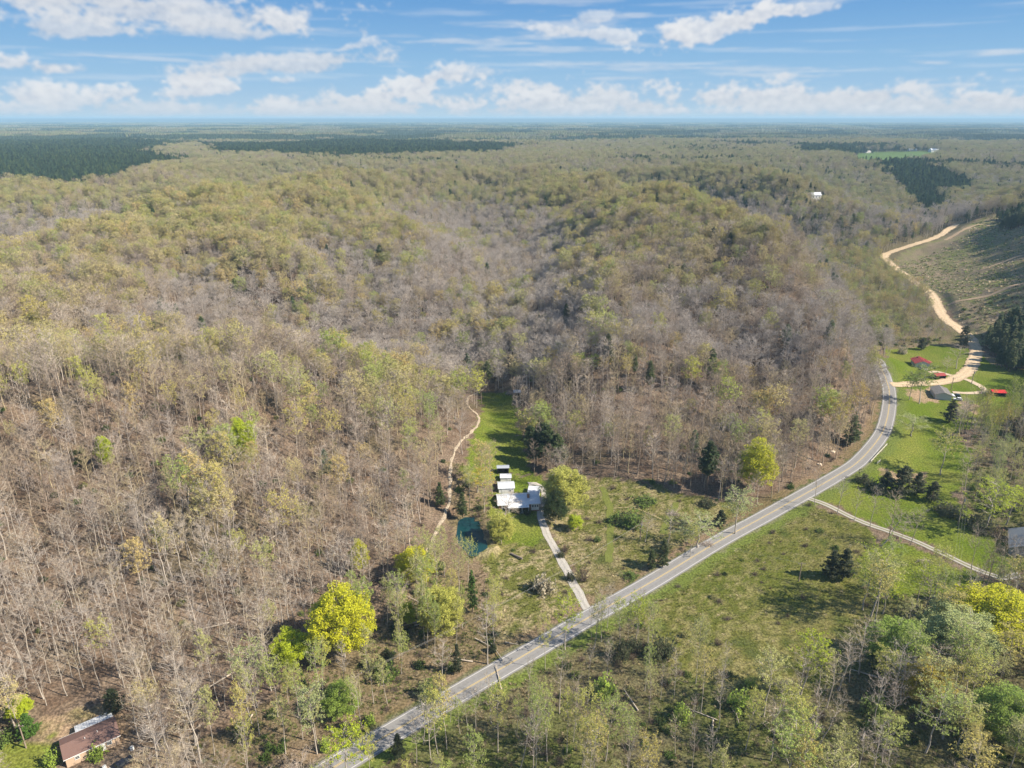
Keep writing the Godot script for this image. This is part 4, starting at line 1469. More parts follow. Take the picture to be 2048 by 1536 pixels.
func make_undergrowth() -> void:
	var r := RandomNumberGenerator.new()
	r.seed = 555
	# tussocks of grass
	for k in 4:
		var g := Geo.new()
		for i in 26:
			var a := r.randf() * TAU
			var p := Vector3(cos(a), 0, sin(a)) * r.randf() * 0.55
			g.sliver(p, p + Vector3(cos(a) * r.randf() * 0.4, r.randf_range(0.2, 0.55), sin(a) * r.randf() * 0.4), 0.16, Vector3(-sin(a), 0, cos(a)).cross(Vector3.UP))
		if not kinds.has("tuft"):
			kinds["tuft"] = []
		kinds["tuft"].append({"joined": g.mesh(tinted(true))})
	var d := 100.0
	while d < 900.0:
		var step := 1.15 if d < 330 else 2.6
		var lo := -minf(d * 0.74 + 20, 230.0)
		var x := lo
		while x < minf(d * 0.74 + 30, 690.0):
			var px := x + r.randf_range(-0.5, 0.5) * step
			var pd := d + r.randf_range(-0.5, 0.5) * step
			x += step
			var c := code_at(px, pd)
			if c == WOOD or c == POND or c == LAWN or c == DIRTY or (d > 330 and c != CLEAR):
				continue
			var a := n_mid.get_noise_2d(px, pd)
			var b := n_fine.get_noise_2d(px, pd)
			if r.randf() > 0.62 + b * 0.5 or is_blocked(px, pd):
				continue
			var tint := Color(0.11, 0.14, 0.035)
			if c == ROUGH:
				tint = Color(0.165, 0.18, 0.045) if a + b < 0.05 else (Color(0.28, 0.245, 0.11) if px < 60.0 else Color(0.2, 0.195, 0.07))
				if r.randf() < (0.16 + b * 0.9) * (1.0 if px < 40.0 else 0.3):
					tint = Color(0.46, 0.38, 0.23)
			elif c == BRUSH:
				tint = Color(0.13, 0.16, 0.04) if a > -0.1 else Color(0.26, 0.21, 0.12)
				if r.randf() < 0.25:
					tint = Color(0.29, 0.235, 0.155)
			elif c == CLEAR:
				tint = [Color(0.31, 0.25, 0.16), Color(0.21, 0.25, 0.075), Color(0.42, 0.35, 0.26), Color(0.15, 0.165, 0.065)][r.randi() % 4]
			var s := r.randf_range(0.5, 1.3) * (1.0 if c != CLEAR else 2.0)
			var tall: float = s * (r.randf_range(0.6, 1.3) if c != ROUGH else (r.randf_range(0.5, 1.0) if px < 60.0 else r.randf_range(0.3, 0.65)))
			heap("tuft", r.randi() % 4, Basis(Vector3.UP, r.randf() * TAU).scaled(Vector3(s, tall, s)), at(px, pd, -0.03), tint * (r.randf_range(0.8, 1.2) if c != CLEAR else r.randf_range(0.5, 1.7)))
		d += step
	pour("meadow_grass", "tussock", "tussocky meadow grass and weeds in the fields and clearings", ["tuft"])
	# saplings and brush under the trees
	for i in 9000:
		var pd := sqrt(r.randf_range(95.0 * 95.0, 520.0 * 520.0))
		var px := r.randf_range(-1, 1) * (pd * 0.72 + 40.0)
		var c := code_at(px, pd)
		if is_blocked(px, pd) or c in [LAWN, POND, DIRTY]:
			continue
		if c == ROUGH and r.randf() < 0.8:
			continue
		if c == WOOD and r.randf() < 0.55:
			continue
		var s := r.randf_range(0.3, 0.9)
		var leafy := r.randf() < (0.55 if c == BRUSH else 0.2)
		var tint: Color = [Color(0.09, 0.14, 0.03), Color(0.16, 0.2, 0.05), Color(0.05, 0.075, 0.025), Color(0.25, 0.24, 0.1)][r.randi() % 4] if leafy else Color(0.2, 0.15, 0.11)
		heap("shrub" if leafy else "thicket", r.randi() % 3, Basis(Vector3.UP, r.randf() * TAU).scaled(Vector3(s, s * r.randf_range(0.7, 1.5), s)), at(px, pd, -0.05), tint)
	pour("undergrowth", "brush", "low brush and saplings scattered under the trees", ["shrub", "thicket"])

# ---------------------------------------------------------------- buildings
func window_at(parent: Node3D, p: Vector3, w: float, h: float, turn: float, frame: Material) -> void:
	var g := Geo.new()
	for s in [-1, 1]:
		g.box(Vector3(s * (w / 2 - 0.05), 0, 0.03), Vector3(0.1, h, 0.1))
		g.box(Vector3(0, s * (h / 2 - 0.05), 0.034), Vector3(w - 0.2, 0.1, 0.1))
	g.box(Vector3(0, 0, 0.028), Vector3(w - 0.2, 0.05, 0.06))
	var o := obj("window", g.mesh(frame), parent)
	o.position = p
	o.rotation.y = turn
	var q := Geo.new()
	q.box(Vector3(0, 0, 0.012), Vector3(w - 0.18, h - 0.18, 0.02))
	obj("pane", q.mesh(mat(Color(0.03, 0.035, 0.04), 0.08, "glass", 0.5)), o)

func door_at(parent: Node3D, p: Vector3, w: float, h: float, turn: float, m: Material) -> void:
	var g := Geo.new()
	g.box(Vector3(0, h / 2, 0.02), Vector3(w, h, 0.06))
	for s in [-1, 1]:
		g.box(Vector3(s * (w / 2 + 0.05), h / 2, 0.034), Vector3(0.1, h, 0.1))
	g.box(Vector3(0, h + 0.05, 0.034), Vector3(w + 0.2, 0.1, 0.1))
	var o := obj("door", g.mesh(m), parent)
	o.position = p
	o.rotation.y = turn
	var q := Geo.new()
	q.box(Vector3(w * 0.36, 1.0, 0.08), Vector3(0.06, 0.14, 0.06))
	obj("handle", q.mesh(mat(Color(0.4, 0.38, 0.33), 0.4)), o)

func ribbed_roof(g: Geo, len: float, wid: float, y: float, rise: float, over: float, rib: float, front := true, back := true) -> void:
	for s in ([1] if front else []) + ([-1] if back else []):
		var run := wid / 2 + over
		var ang := atan2(rise, wid / 2)
		var slope := run / cos(ang)
		g.t = Transform3D(Basis(Vector3.RIGHT, ang * s), Vector3(0, y + rise - run * tan(ang) * 0.5 + 0.07, s * run * 0.5))
		g.box(Vector3.ZERO, Vector3(len + over * 2, 0.1, slope))
		if rib > 0:
			var k := -len / 2 - over + rib * 0.5
			while k < len / 2 + over:
				g.box(Vector3(k, 0.065, 0), Vector3(0.07, 0.05, slope - 0.02))
				k += rib
		g.t = Transform3D()

func gable_walls(len: float, wid: float, h: float, rise: float) -> Geo:
	var g := Geo.new()
	g.box(Vector3(0, h / 2 - 0.6, 0), Vector3(len, h + 1.2, wid))
	for s in [-1, 1]:
		var a := Vector3(s * len / 2, h, -wid / 2)
		var b := Vector3(s * len / 2, h + rise, 0)
		var c := Vector3(s * len / 2, h, wid / 2)
		if s > 0:
			g.tri(c, b, a)
		else:
			g.tri(a, b, c)
	return g

func level(x: float, d: float, r: float) -> Vector3:
	var y := 1e9
	for q in [[-r, 0], [r, 0], [0, -r], [0, r], [0, 0]]:
		y = minf(y, H(x + q[0], d + q[1]) + 0.25 * absf(r) * 0.1)
	return Vector3(x, lerpf(y, H(x, d), 0.5), -d)

func make_buildings() -> void:
	var white_metal := tex_mat(wear(52, Color(0.56, 0.58, 0.6), 0.32, [], 0.4), 0.5, Vector3(0.25, 0.25, 0.25))
	white_metal.uv1_triplanar = true
	var white_paint := mat(Color(0.68, 0.67, 0.64), 0.7)
	var brick := mat(Color(0.27, 0.16, 0.11), 0.9)
	var dark := mat(Color(0.03, 0.03, 0.035), 0.8)
	var trim := mat(Color(0.7, 0.7, 0.68), 0.6)
	var concrete := mat(Color(0.38, 0.36, 0.33), 0.9)
	var weathered := tex_mat(wear(53, Color(0.22, 0.205, 0.19), 0.5, [], 0.3), 0.7, Vector3(0.2, 0.2, 0.2))
	weathered.uv1_triplanar = true
	# the white-roofed house
	var o := thing("farmhouse", "long house with a white metal roof and a porch at its right end", "house", level(P_HOUSE.x, P_HOUSE.y + 1.0, 5), 0.1)
	obj("wall", gable_walls(16.0, 8.4, 2.7, 1.5).mesh(brick), o)
	var g := Geo.new()
	ribbed_roof(g, 16.4, 8.6, 2.7, 1.5, 0.4, 0.45)
	obj("roof", g.mesh(white_metal), o)
	g = Geo.new()
	g.t = Transform3D(Basis(Vector3.RIGHT, 0.22), Vector3(-0.4, 2.55, 5.3))
	g.box(Vector3.ZERO, Vector3(8.4, 0.1, 2.4))
	obj("porch_roof", g.mesh(white_metal), o)
	for k in 4:
		g = Geo.new()
		g.box(Vector3(-4.2 + k * 2.6, 0.9, 6.2), Vector3(0.14, 2.8, 0.14))
		obj("porch_post", g.mesh(trim), o)
	g = Geo.new()
	g.box(Vector3(-0.4, -0.35, 5.3), Vector3(8.4, 0.5, 2.1))
	obj("porch_floor", g.mesh(concrete), o)
	g = Geo.new()
	g.box(Vector3(4.0, 4.1, 1.2), Vector3(0.9, 2.0, 0.9))
	g.box(Vector3(4.0, 5.16, 1.2), Vector3(1.1, 0.12, 1.1))
	obj("chimney", g.mesh(brick), o)
	g = Geo.new()
	g.box(Vector3(6.4, 1.2, 4.26), Vector3(3.1, 2.9, 0.12))
	obj("siding", g.mesh(white_paint), o)
	for x in [5.5, 6.5, 7.4]:
		window_at(o, Vector3(x, 1.6, 4.34), 0.8, 1.2, 0, trim)
	for x in [-6.4, -3.4, 1.4]:
		window_at(o, Vector3(x, 1.55, 4.22), 1.1, 1.2, 0, trim)
	door_at(o, Vector3(-0.9, 0.05, 4.22), 0.95, 2.05, 0, white_paint)
	window_at(o, Vector3(8.02, 1.6, 1.0), 1.0, 1.1, PI / 2, trim)
	# sheds and carport behind it
	o = thing("white_shed", "white shed with a white metal roof and a dark window behind the farmhouse", "shed", level(P_SHED1.x, P_SHED1.y, 3), 0.08)
	obj("wall", gable_walls(6.2, 5.6, 2.6, 0.9).mesh(white_paint), o)
	g = Geo.new()
	ribbed_roof(g, 6.4, 5.6, 2.6, 0.9, 0.3, 0.45)
	obj("roof", g.mesh(white_metal), o)
	window_at(o, Vector3(1.6, 1.5, 2.82), 0.8, 0.9, 0, trim)
	door_at(o, Vector3(-1.2, 0.1, 2.82), 0.9, 2.0, 0, white_paint)
	o = thing("white_shed", "smaller plain white-roofed shed between the white and the dark shed", "shed", level(P_SHED2.x, P_SHED2.y + 1.5, 2), 0.05)
	obj("wall", gable_walls(4.4, 3.6, 2.3, 0.6).mesh(white_paint), o)
	g = Geo.new()
	ribbed_roof(g, 4.4, 3.6, 2.3, 0.6, 0.25, 0.45)
	obj("roof", g.mesh(white_metal), o)
	door_at(o, Vector3(1.2, 0.1, 1.82), 0.9, 1.9, 0, white_paint)
	open_shed("dark_shed", "dark open-fronted shed with a pale roof on the mown strip", "shed", P_DARK + Vector2(0, 0.5), 0.05, 4.9, 2.6, 3.5, mat(Color(0.04, 0.036, 0.04), 0.9), mat(Color(0.36, 0.39, 0.43), 0.5), 0.35)
	open_shed("carport", "white carport beside the end of the gravel driveway", "carport", P_CARPORT, -0.12, 4.6, 5.0, 2.2, white_paint, white_metal, 0.35)
	open_shed("meadow_shed", "small grey shed at the far right end of the mown strip", "shed", P_MEADOWSHED, 0.1, 3.6, 4.0, 2.4, mat(Color(0.2, 0.19, 0.18), 0.9), mat(Color(0.45, 0.46, 0.48), 0.5), 0.6)
	# the brown-roofed house at the lower left
	var shingle := tex_mat(wear(51, Color(0.17, 0.107, 0.09), 0.35, [], 3.0), 0.95, Vector3(0.3, 0.3, 0.3))
	shingle.uv1_triplanar = true
	var tan_brick := mat(Color(0.46, 0.34, 0.24), 0.9)
	o = thing("brown_roofed_house", "tan brick house with a brown shingle roof at the lower left", "house", level(-105.0, 134.6, 4), 0.655)
	obj("wall", gable_walls(11.6, 7.2, 2.6, 1.2).mesh(tan_brick), o)
	g = Geo.new()
	ribbed_roof(g, 11.6, 7.2, 2.6, 1.2, 0.4, 0.0)
	obj("roof", g.mesh(shingle), o)
	g = Geo.new()
	g.box(Vector3(0, 2.52, 4.0), Vector3(12.4, 0.16, 0.06))
	g.box(Vector3(0, 2.52, -4.0), Vector3(12.4, 0.16, 0.06))
	obj("fascia", g.mesh(trim), o)
	for x in [-3.4, 0.6, 3.6]:
		window_at(o, Vector3(x, 1.5, 3.62), 1.1, 1.0, 0, trim)
	door_at(o, Vector3(2.1, 0.05, 3.62), 0.95, 2.05, 0, white_paint)
	window_at(o, Vector3(-5.82, 1.5, 0.8), 1.0, 1.0, -PI / 2, trim)
	for q in [Vector3(-1.0, 3.3, 0.9), Vector3(1.8, 3.4, 0.6)]:
		g = Geo.new()
		g.cyl(q, q + Vector3(0, 0.75, 0), 0.09, 0.09, 6)
		obj("vent_pipe", g.mesh(trim), o)
	g = Geo.new()
	g.t = Transform3D(Basis(Vector3.RIGHT, -0.16), Vector3(1.6, 2.45, -5.2))
	g.box(Vector3.ZERO, Vector3(8.4, 0.1, 3.0))
	for k in 14:
		g.box(Vector3(-3.9 + k * 0.6, 0.07, 0), Vector3(0.06, 0.05, 2.98))
	obj("porch_roof", g.mesh(mat(Color(0.5, 0.52, 0.54), 0.5)), o)
	for k in 3:
		g = Geo.new()
		g.box(Vector3(-2.4 + k * 3.9, 0.8, -6.5), Vector3(0.14, 2.9, 0.14))
		obj("porch_post", g.mesh(trim), o)
	# the farmyard on the right
	var red_metal := mat(Color(0.36, 0.075, 0.07), 0.55)
	var pale_block := mat(Color(0.44, 0.47, 0.5), 0.8)
	o = thing("red_roofed_house", "pale grey house with a red metal roof above the farmyard", "house", level(P_RED.x, P_RED.y + 1.5, 4), 1.35)
	obj("wall", gable_walls(9.6, 8.4, 2.7, 1.7).mesh(pale_block), o)
	g = Geo.new()
	ribbed_roof(g, 9.8, 8.6, 2.7, 1.7, 0.5, 0.45)
	obj("roof", g.mesh(red_metal), o)
	for z in [-2.2, 1.8]:
		window_at(o, Vector3(-4.82, 1.5, z), 1.0, 1.1, -PI / 2, trim)
	window_at(o, Vector3(-1.5, 1.5, 4.22), 1.0, 1.1, 0, trim)
	door_at(o, Vector3(1.2, 0.1, 4.22), 0.95, 2.05, 0, white_paint)
	g = Geo.new()
	g.t = Transform3D(Basis(Vector3.RIGHT, 0.2), Vector3(1.2, 2.5, 5.6))
	g.box(Vector3.ZERO, Vector3(4.0, 0.1, 2.6))
	obj("porch_roof", g.mesh(red_metal), o)
	for x in [-0.6, 3.0]:
		g = Geo.new()
		g.box(Vector3(x, 0.9, 6.6), Vector3(0.12, 2.7, 0.12))
		obj("porch_post", g.mesh(trim), o)
	g = Geo.new()
	g.box(Vector3(3.2, 4.1, -1.4), Vector3(0.7, 1.6, 0.7))
	obj("chimney", g.mesh(brick), o)
	open_shed("red_roofed_shed", "low open shed with a red metal roof below the red-roofed house", "shed", P_REDSHED, 0.15, 6.6, 4.6, 2.2, dark, red_metal, 0.8)
	o = thing("grey_roofed_barn", "pale block barn with a weathered grey gable roof by the gravel loop", "barn", level(P_BARN.x, P_BARN.y + 3.0, 4), 1.28)
	obj("wall", gable_walls(12.0, 8.2, 2.9, 1.5).mesh(pale_block), o)
	g = Geo.new()
	ribbed_roof(g, 12.2, 8.4, 2.9, 1.5, 0.35, 0.6)
	obj("roof", g.mesh(weathered), o)
	door_at(o, Vector3(2.0, 0.1, 4.12), 2.6, 2.3, 0, white_paint)
	window_at(o, Vector3(-2.6, 1.7, 4.12), 1.0, 1.0, 0, trim)
	g = Geo.new()
	g.box(Vector3(-2.2, 2.2, 5.2), Vector3(4.2, 0.08, 2.2))
	obj("lean_to_roof", g.mesh(white_metal), o)
	for x in [-4.1, -0.3]:
		g = Geo.new()
		g.box(Vector3(x, 0.8, 6.1), Vector3(0.12, 2.8, 0.12))
		obj("post", g.mesh(trim), o)
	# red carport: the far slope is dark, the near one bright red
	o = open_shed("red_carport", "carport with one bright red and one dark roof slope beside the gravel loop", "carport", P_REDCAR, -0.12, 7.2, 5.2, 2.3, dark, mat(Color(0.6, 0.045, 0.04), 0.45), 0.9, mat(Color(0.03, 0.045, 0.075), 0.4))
	# grey house at the right edge
	o = thing("grey_house", "grey-roofed house half hidden by branches at the right edge", "house", level(P_GREYHOUSE.x - 3.0, P_GREYHOUSE.y, 5), 1.0)
	obj("wall", gable_walls(14.0, 9.0, 2.8, 2.4).mesh(mat(Color(0.4, 0.37, 0.34), 0.85)), o)
	g = Geo.new()
	ribbed_roof(g, 14.2, 9.2, 2.8, 2.4, 0.5, 0.0)
	obj("roof", g.mesh(mat(Color(0.2, 0.22, 0.24), 0.8)), o)
	for x in [-5.0, -1.5, 4.6]:
		window_at(o, Vector3(x, 1.5, 4.52), 1.1, 1.2, 0, trim)
	door_at(o, Vector3(1.6, 0.1, 4.52), 0.95, 2.05, 0, white_paint)
	window_at(o, Vector3(-7.02, 1.5, 1.2), 1.1, 1.2, -PI / 2, trim)
	g = Geo.new()
	g.box(Vector3(0, 2.5, 5.4), Vector3(7.0, 0.1, 1.9))
	obj("porch_roof", g.mesh(white_metal), o)
	# far houses
	far_house("white_barn", "long white barn with a pale roof, largest of the far buildings in the green field", Vector2(1312, 2323), 0.1, 26, 15, 6, 5, white_metal, white_paint)
	far_house("far_shed", "low white-roofed shed left of the largest far barn", Vector2(1284, 2396), 0.0, 24, 10, 5, 3, white_metal, pale_block)
	far_house("far_house", "pale far house at the left end of the green field", Vector2(1121, 2355), 0.2, 18, 10, 4, 3, mat(Color(0.5, 0.45, 0.4), 0.8), white_paint)
	far_house("far_house", "pale far house right of the largest far barn", Vector2(1346, 2234), 0.0, 17, 10, 4, 3, mat(Color(0.55, 0.52, 0.48), 0.8), white_paint)
	far_house("ridge_house", "white-roofed house on the far ridge beside the narrow green field", P_RID1, 0.2, 15, 9, 4, 2.5, white_metal, pale_block)
	far_house("ridge_house", "second white roof on the far ridge, left of the other", P_RID2, -0.1, 13, 8, 4, 2.5, white_metal, white_paint)
	far_house("hill_house", "white house showing between trees on the dark slope", P_RID3, 0.1, 13, 8, 5, 3, white_metal, white_paint)
	far_house("hill_house", "pale house showing between trees right of the other one on the dark slope", P_RID3 + Vector2(50, 6), 0.4, 11, 8, 5, 3, mat(Color(0.6, 0.56, 0.5), 0.7), white_paint)

func far_house(called: String, label: String, p: Vector2, turn: float, len: float, wid: float, h: float, rise: float, roof: Material, wall: Material) -> void:
	var o := thing(called, label, "barn" if called == "white_barn" else ("shed" if called == "far_shed" else "house"), level(p.x, p.y, 5), turn)
	obj("wall", gable_walls(len, wid, h, rise).mesh(wall), o)
	var g := Geo.new()
	ribbed_roof(g, len, wid, h, rise, 0.5, 0.0)
	obj("roof", g.mesh(roof), o)
	for k in 3:
		window_at(o, Vector3(-len * 0.32 + k * len * 0.32, h * 0.5, wid / 2 + 0.02), 1.6, 1.6, 0, mat(Color(0.7, 0.7, 0.68), 0.6))

func open_shed(called: String, label: String, category: String, p: Vector2, turn: float, len: float, wid: float, h: float, wall: Material, roof: Material, rise: float, far_roof: Material = null) -> Node3D:
	var o := thing(called, label, category, level(p.x, p.y, 2), turn)
	var g := Geo.new()
	g.box(Vector3(0, h / 2 - 0.3, -wid / 2), Vector3(len, h + 0.6, 0.12))
	for s in [-1, 1]:
		g.box(Vector3(s * (len / 2 - 0.06), h / 2 - 0.3, 0.062), Vector3(0.12, h + 0.6, wid - 0.13))
	obj("wall", g.mesh(wall), o)
	for k in 3:
		var q := Geo.new()
		q.box(Vector3(-len / 2 + 0.25 + k * (len - 0.5) / 2, h / 2 - 0.3, wid / 2 + 0.06), Vector3(0.14, h + 0.6, 0.14))
		obj("post", q.mesh(wall), o)
	g = Geo.new()
	ribbed_roof(g, len, wid, h, rise, 0.25, 0.4, true, far_roof == null)
	obj("roof", g.mesh(roof), o)
	if far_roof:
		g = Geo.new()
		ribbed_roof(g, len, wid, h, rise, 0.25, 0.4, false, true)
		obj("roof", g.mesh(far_roof), o)
	return o

func make_car(label: String, p: Vector2, turn: float, paint: Material, tall: float) -> void:
	var o := thing("parked_car", label, "car", at(p.x, p.y, 0.05), turn)
	var g := Geo.new()
	var prof := [[-2.2, 0.35], [-2.25, 0.75], [-1.9, 0.9], [1.0, 0.92], [2.1, 0.8], [2.25, 0.5], [2.2, 0.35]]
	extrude(g, prof, 1.75)
	obj("body", g.mesh(paint), o)
	g = Geo.new()
	extrude(g, [[-1.95, 0.92], [-1.6, 0.9 + tall], [0.25, 0.9 + tall], [0.95, 0.92]], 1.5)
	var cabin := obj("cabin", g.mesh(mat(Color(0.02, 0.025, 0.03), 0.1, "glass", 0.5)), o)
	g = Geo.new()
	g.box(Vector3(-0.68, 0.94 + tall, 0), Vector3(1.85, 0.08, 1.52))
	obj("car_roof", g.mesh(paint), o)
	for x in [-1.4, 1.4]:
		for z in [-0.8, 0.8]:
			g = Geo.new()
			g.cyl(Vector3(x, 0.33, z - 0.11), Vector3(x, 0.33, z + 0.11), 0.33, 0.33, 12)
			obj("wheel", g.mesh(mat(Color(0.02, 0.02, 0.02), 0.9)), o)
	for z in [-0.6, 0.6]:
		g = Geo.new()
		g.box(Vector3(2.2, 0.66, z), Vector3(0.1, 0.14, 0.32))
		obj("headlight", g.mesh(mat(Color(0.7, 0.7, 0.66), 0.2)), o)

func extrude(g: Geo, prof: Array, w: float) -> void:
	for k in prof.size():
		var a = prof[k]
		var b = prof[(k + 1) % prof.size()]
		g.quad(Vector3(a[0], a[1], -w / 2), Vector3(b[0], b[1], -w / 2), Vector3(b[0], b[1], w / 2), Vector3(a[0], a[1], w / 2))
	for k in range(1, prof.size() - 1):
		g.tri(Vector3(prof[0][0], prof[0][1], w / 2), Vector3(prof[k][0], prof[k][1], w / 2), Vector3(prof[k + 1][0], prof[k + 1][1], w / 2))
		g.tri(Vector3(prof[0][0], prof[0][1], -w / 2), Vector3(prof[k + 1][0], prof[k + 1][1], -w / 2), Vector3(prof[k][0], prof[k][1], -w / 2))

func make_small_things() -> void:
	make_car("dark blue-grey car parked beside the grey-roofed barn", P_CAR1, 2.6, mat(Color(0.07, 0.1, 0.12), 0.25), 0.6)
	make_car("white car parked in front of the dark one by the barn", P_CAR2, 2.8, mat(Color(0.7, 0.72, 0.74), 0.25), 0.55)
	make_car("pale silver car parked against the red-roofed house", P_CAR3 + Vector2(0, -1), 0.1, mat(Color(0.55, 0.58, 0.6), 0.25), 0.55)
	make_car("dark car under the trees right of the brown-roofed house", Vector2(-94.5, 129.5), 0.95, mat(Color(0.02, 0.022, 0.03), 0.2), 0.55)
	# poles and wires
	var where := ["with a crossarm beside the bend of the dirt road", "beside the grey-roofed barn", "in the pasture below the grey-roofed barn", "in the rough field right of the paved road", "in the mown lawn at right", "beside the gravel lane near the grey house", "left of the brown-roofed house", "in the rough field above the paved road", "in the roadside wood", "among the trees below the gravel lane"]
	var wood := mat(Color(0.25, 0.2, 0.155), 0.9)
	var tops := []
	for k in POLES.size():
		var p: Array = POLES[k]
		var h := clampf(p[2], 8.0, 13.0)
		var o := thing("utility_pole", "wooden utility pole " + where[k], "utility pole", at(p[0], p[1], -0.3), 0.9 if k in [7, 8] else 0.0, "")
		var g := Geo.new()
		g.cyl(Vector3.ZERO, Vector3(0, h, 0), 0.2, 0.14, 8)
		obj("pole", g.mesh(wood), o)
		g = Geo.new()
		g.box(Vector3(0, h - 0.5, 0.17), Vector3(2.4, 0.14, 0.12))
		obj("crossarm", g.mesh(wood), o)
		for s in [-1.05, 0.0, 1.05]:
			g = Geo.new()
			g.cyl(Vector3(s, h - 0.43, 0.17), Vector3(s, h - 0.2, 0.17), 0.06, 0.04, 6)
			obj("insulator", g.mesh(mat(Color(0.5, 0.5, 0.48), 0.3)), o)
		if k in [0, 4, 7]:
			g = Geo.new()
			g.cyl(Vector3(0.38, h - 2.0, 0), Vector3(0.38, h - 1.1, 0), 0.24, 0.24, 10)
			obj("transformer", g.mesh(mat(Color(0.4, 0.41, 0.42), 0.5)), o)
		tops.append([o, h])
	var wire := mat(Color(0.32, 0.31, 0.3), 0.5)
	for s in [[7, 8, "from the rough field down to the roadside wood"], [0, 1, "between the dirt road pole and the barn pole"], [2, 4, "over the pasture to the mown lawn"], [4, 9, "over the gravel lane into the trees"], [0, 2, "from the dirt road pole over the lawn"], [7, 3, "over the paved road between the two rough fields"]]:
		for side in [-1.05, 0.0, 1.05]:
			var a: Vector3 = tops[s[0]][0].transform * Vector3(side, tops[s[0]][1] - 0.2, 0.17)
			var b: Vector3 = tops[s[1]][0].transform * Vector3(side, tops[s[1]][1] - 0.2, 0.17)
			var g := Geo.new()
			var n := 24
			for k in n:
				var u := float(k) / n
				var w := float(k + 1) / n
				var sag := a.distance_to(b) * 0.02
				g.limb(a.lerp(b, u) - Vector3(0, sag * 4 * u * (1 - u), 0), a.lerp(b, w) - Vector3(0, sag * 4 * w * (1 - w), 0), 0.013, 0.013, 4)
			tag(obj("overhead_wire", g.mesh(wire)), "overhead wire %s, %s" % [s[2], {-1.05: "left strand", 0.0: "middle strand", 1.05: "right strand"}[side]], "wire", "overhead wires")
	# pale wooden rails by the bend
	for s in [[P_RAIL1, P_RAIL2, "long pale rail fence beside the road bend", 6], [P_RAIL3, P_RAIL4, "short pale rail fence below the long one", 2]]:
		var o := thing("rail_fence", s[2], "fence", Vector3.ZERO)
		var base := at(s[0].x, s[0].y)
		o.position = base
		for k in s[3] + 1:
			var q: Vector2 = s[0].lerp(s[1], float(k) / s[3])
			var g := Geo.new()
			g.box(at(q.x, q.y, 0.5) - base, Vector3(0.18, 1.3, 0.18))
			obj("post", g.mesh(mat(Color(0.52, 0.49, 0.42), 0.8)), o)
			if k > 0:
				var q0: Vector2 = s[0].lerp(s[1], float(k - 1) / s[3])
				for y in [0.5, 0.95]:
					g = Geo.new()
					g.limb(at(q0.x, q0.y, y) - base, at(q.x, q.y, y) - base, 0.1, 0.1, 4)
					obj("rail", g.mesh(mat(Color(0.52, 0.49, 0.42), 0.8)), o)
	# fallen trunks
	var r := RandomNumberGenerator.new()
	r.seed = 31
	var log_mat := mat(Color(0.42, 0.36, 0.29), 0.9)
	var n := 0
	while n < 46:
		var pd := r.randf_range(100, 215)
		var px := r.randf_range(-0.6, 0.7) * pd
		if not code_at(px, pd) in [BRUSH, WOOD] or is_blocked(px, pd):
			continue
		n += 1
		var g := Geo.new()
		var a := r.randf() * TAU
		var l := r.randf_range(4, 11)
		var e := Vector2(px + cos(a) * l, pd + sin(a) * l)
		var p0 := at(px, pd, 0.22)
		var p1 := at(e.x, e.y, r.randf_range(0.2, 0.9)) - p0
		g.cyl(Vector3.ZERO, p1, r.randf_range(0.16, 0.3), 0.09, 6)
		for k in 3:
			var f := p1 * r.randf_range(0.45, 0.9)
			g.sliver(f, f + Vector3(r.randf_range(-1.5, 1.5), r.randf_range(0.3, 1.4), r.randf_range(-1.5, 1.5)), 0.12, Vector3.UP)
		var o := obj("fallen_trunk", g.mesh(log_mat))
		o.position = p0
		tag(o, ("long " if l > 8 else ("short " if l < 5.5 else "")) + "weathered fallen trunk " + where_words(px, pd), "log", "fallen trunks on the woodland floor")
	# a felled log and brush piles
	var p0 := at(-0.5, 219.0, 0.3)
	var lg := Geo.new()
	lg.cyl(Vector3.ZERO, Vector3(4.2, 0.1, 3.4), 0.42, 0.36, 8)
	var lo := obj("felled_log", lg.mesh(mat(Color(0.2, 0.165, 0.14), 0.9)))
	lo.position = p0
	tag(lo, "thick dark log lying at the edge of the scrubby field by the pond", "log")
	for s in [[Vector2(64.5, 248.0), "grey brush pile in the middle of the rough field"], [Vector2(72.5, 226.0), "pale brush pile of cut branches near the road"], [Vector2(147.0, 215.0), "brush pile under the leaning bare tree"], [Vector2(-1.0, 360.5), "pale rock and brush pile at the head of the mown strip"]]:
		var g := Geo.new()
		for k in 60:
			var a := r.randf() * TAU
			var q := Vector3(r.randf_range(-2, 2), r.randf_range(0.1, 0.9), r.randf_range(-1.4, 1.4))
			g.limb(q, q + Vector3(cos(a) * 1.8, r.randf_range(-0.3, 0.4), sin(a) * 1.8), 0.07, 0.04, 4)
		var o := obj("brush_pile", g.mesh(mat(Color(0.36, 0.3, 0.25), 0.9)))
		o.position = at(s[0].x, s[0].y)
		tag(o, s[1], "brush pile")
	# bright rocks in the road cut
	for s in [[Vector2(149.5, 299.0), "pale boulder in the road cut, nearest the bend"], [Vector2(139.0, 288.0), "pale flat boulder in the road cut, left of the other"]]:
		var g := Geo.new()
		var ring := []
		for k in 9:
			ring.append(Vector3(cos(TAU * k / 9) * r.randf_range(0.9, 1.5), 0, sin(TAU * k / 9) * r.randf_range(0.7, 1.1)))
		for k in 9:
			var a: Vector3 = ring[k]
			var b: Vector3 = ring[(k + 1) % 9]
			g.quad(a + Vector3(0, -0.4, 0), a * 0.85 + Vector3(0, 0.45, 0), b * 0.85 + Vector3(0, 0.45, 0), b + Vector3(0, -0.4, 0))
			g.tri(a * 0.85 + Vector3(0, 0.45, 0), Vector3(0, 0.75, 0), b * 0.85 + Vector3(0, 0.45, 0))
		var o := obj("boulder", g.mesh(mat(Color(0.5, 0.41, 0.31), 0.9)))
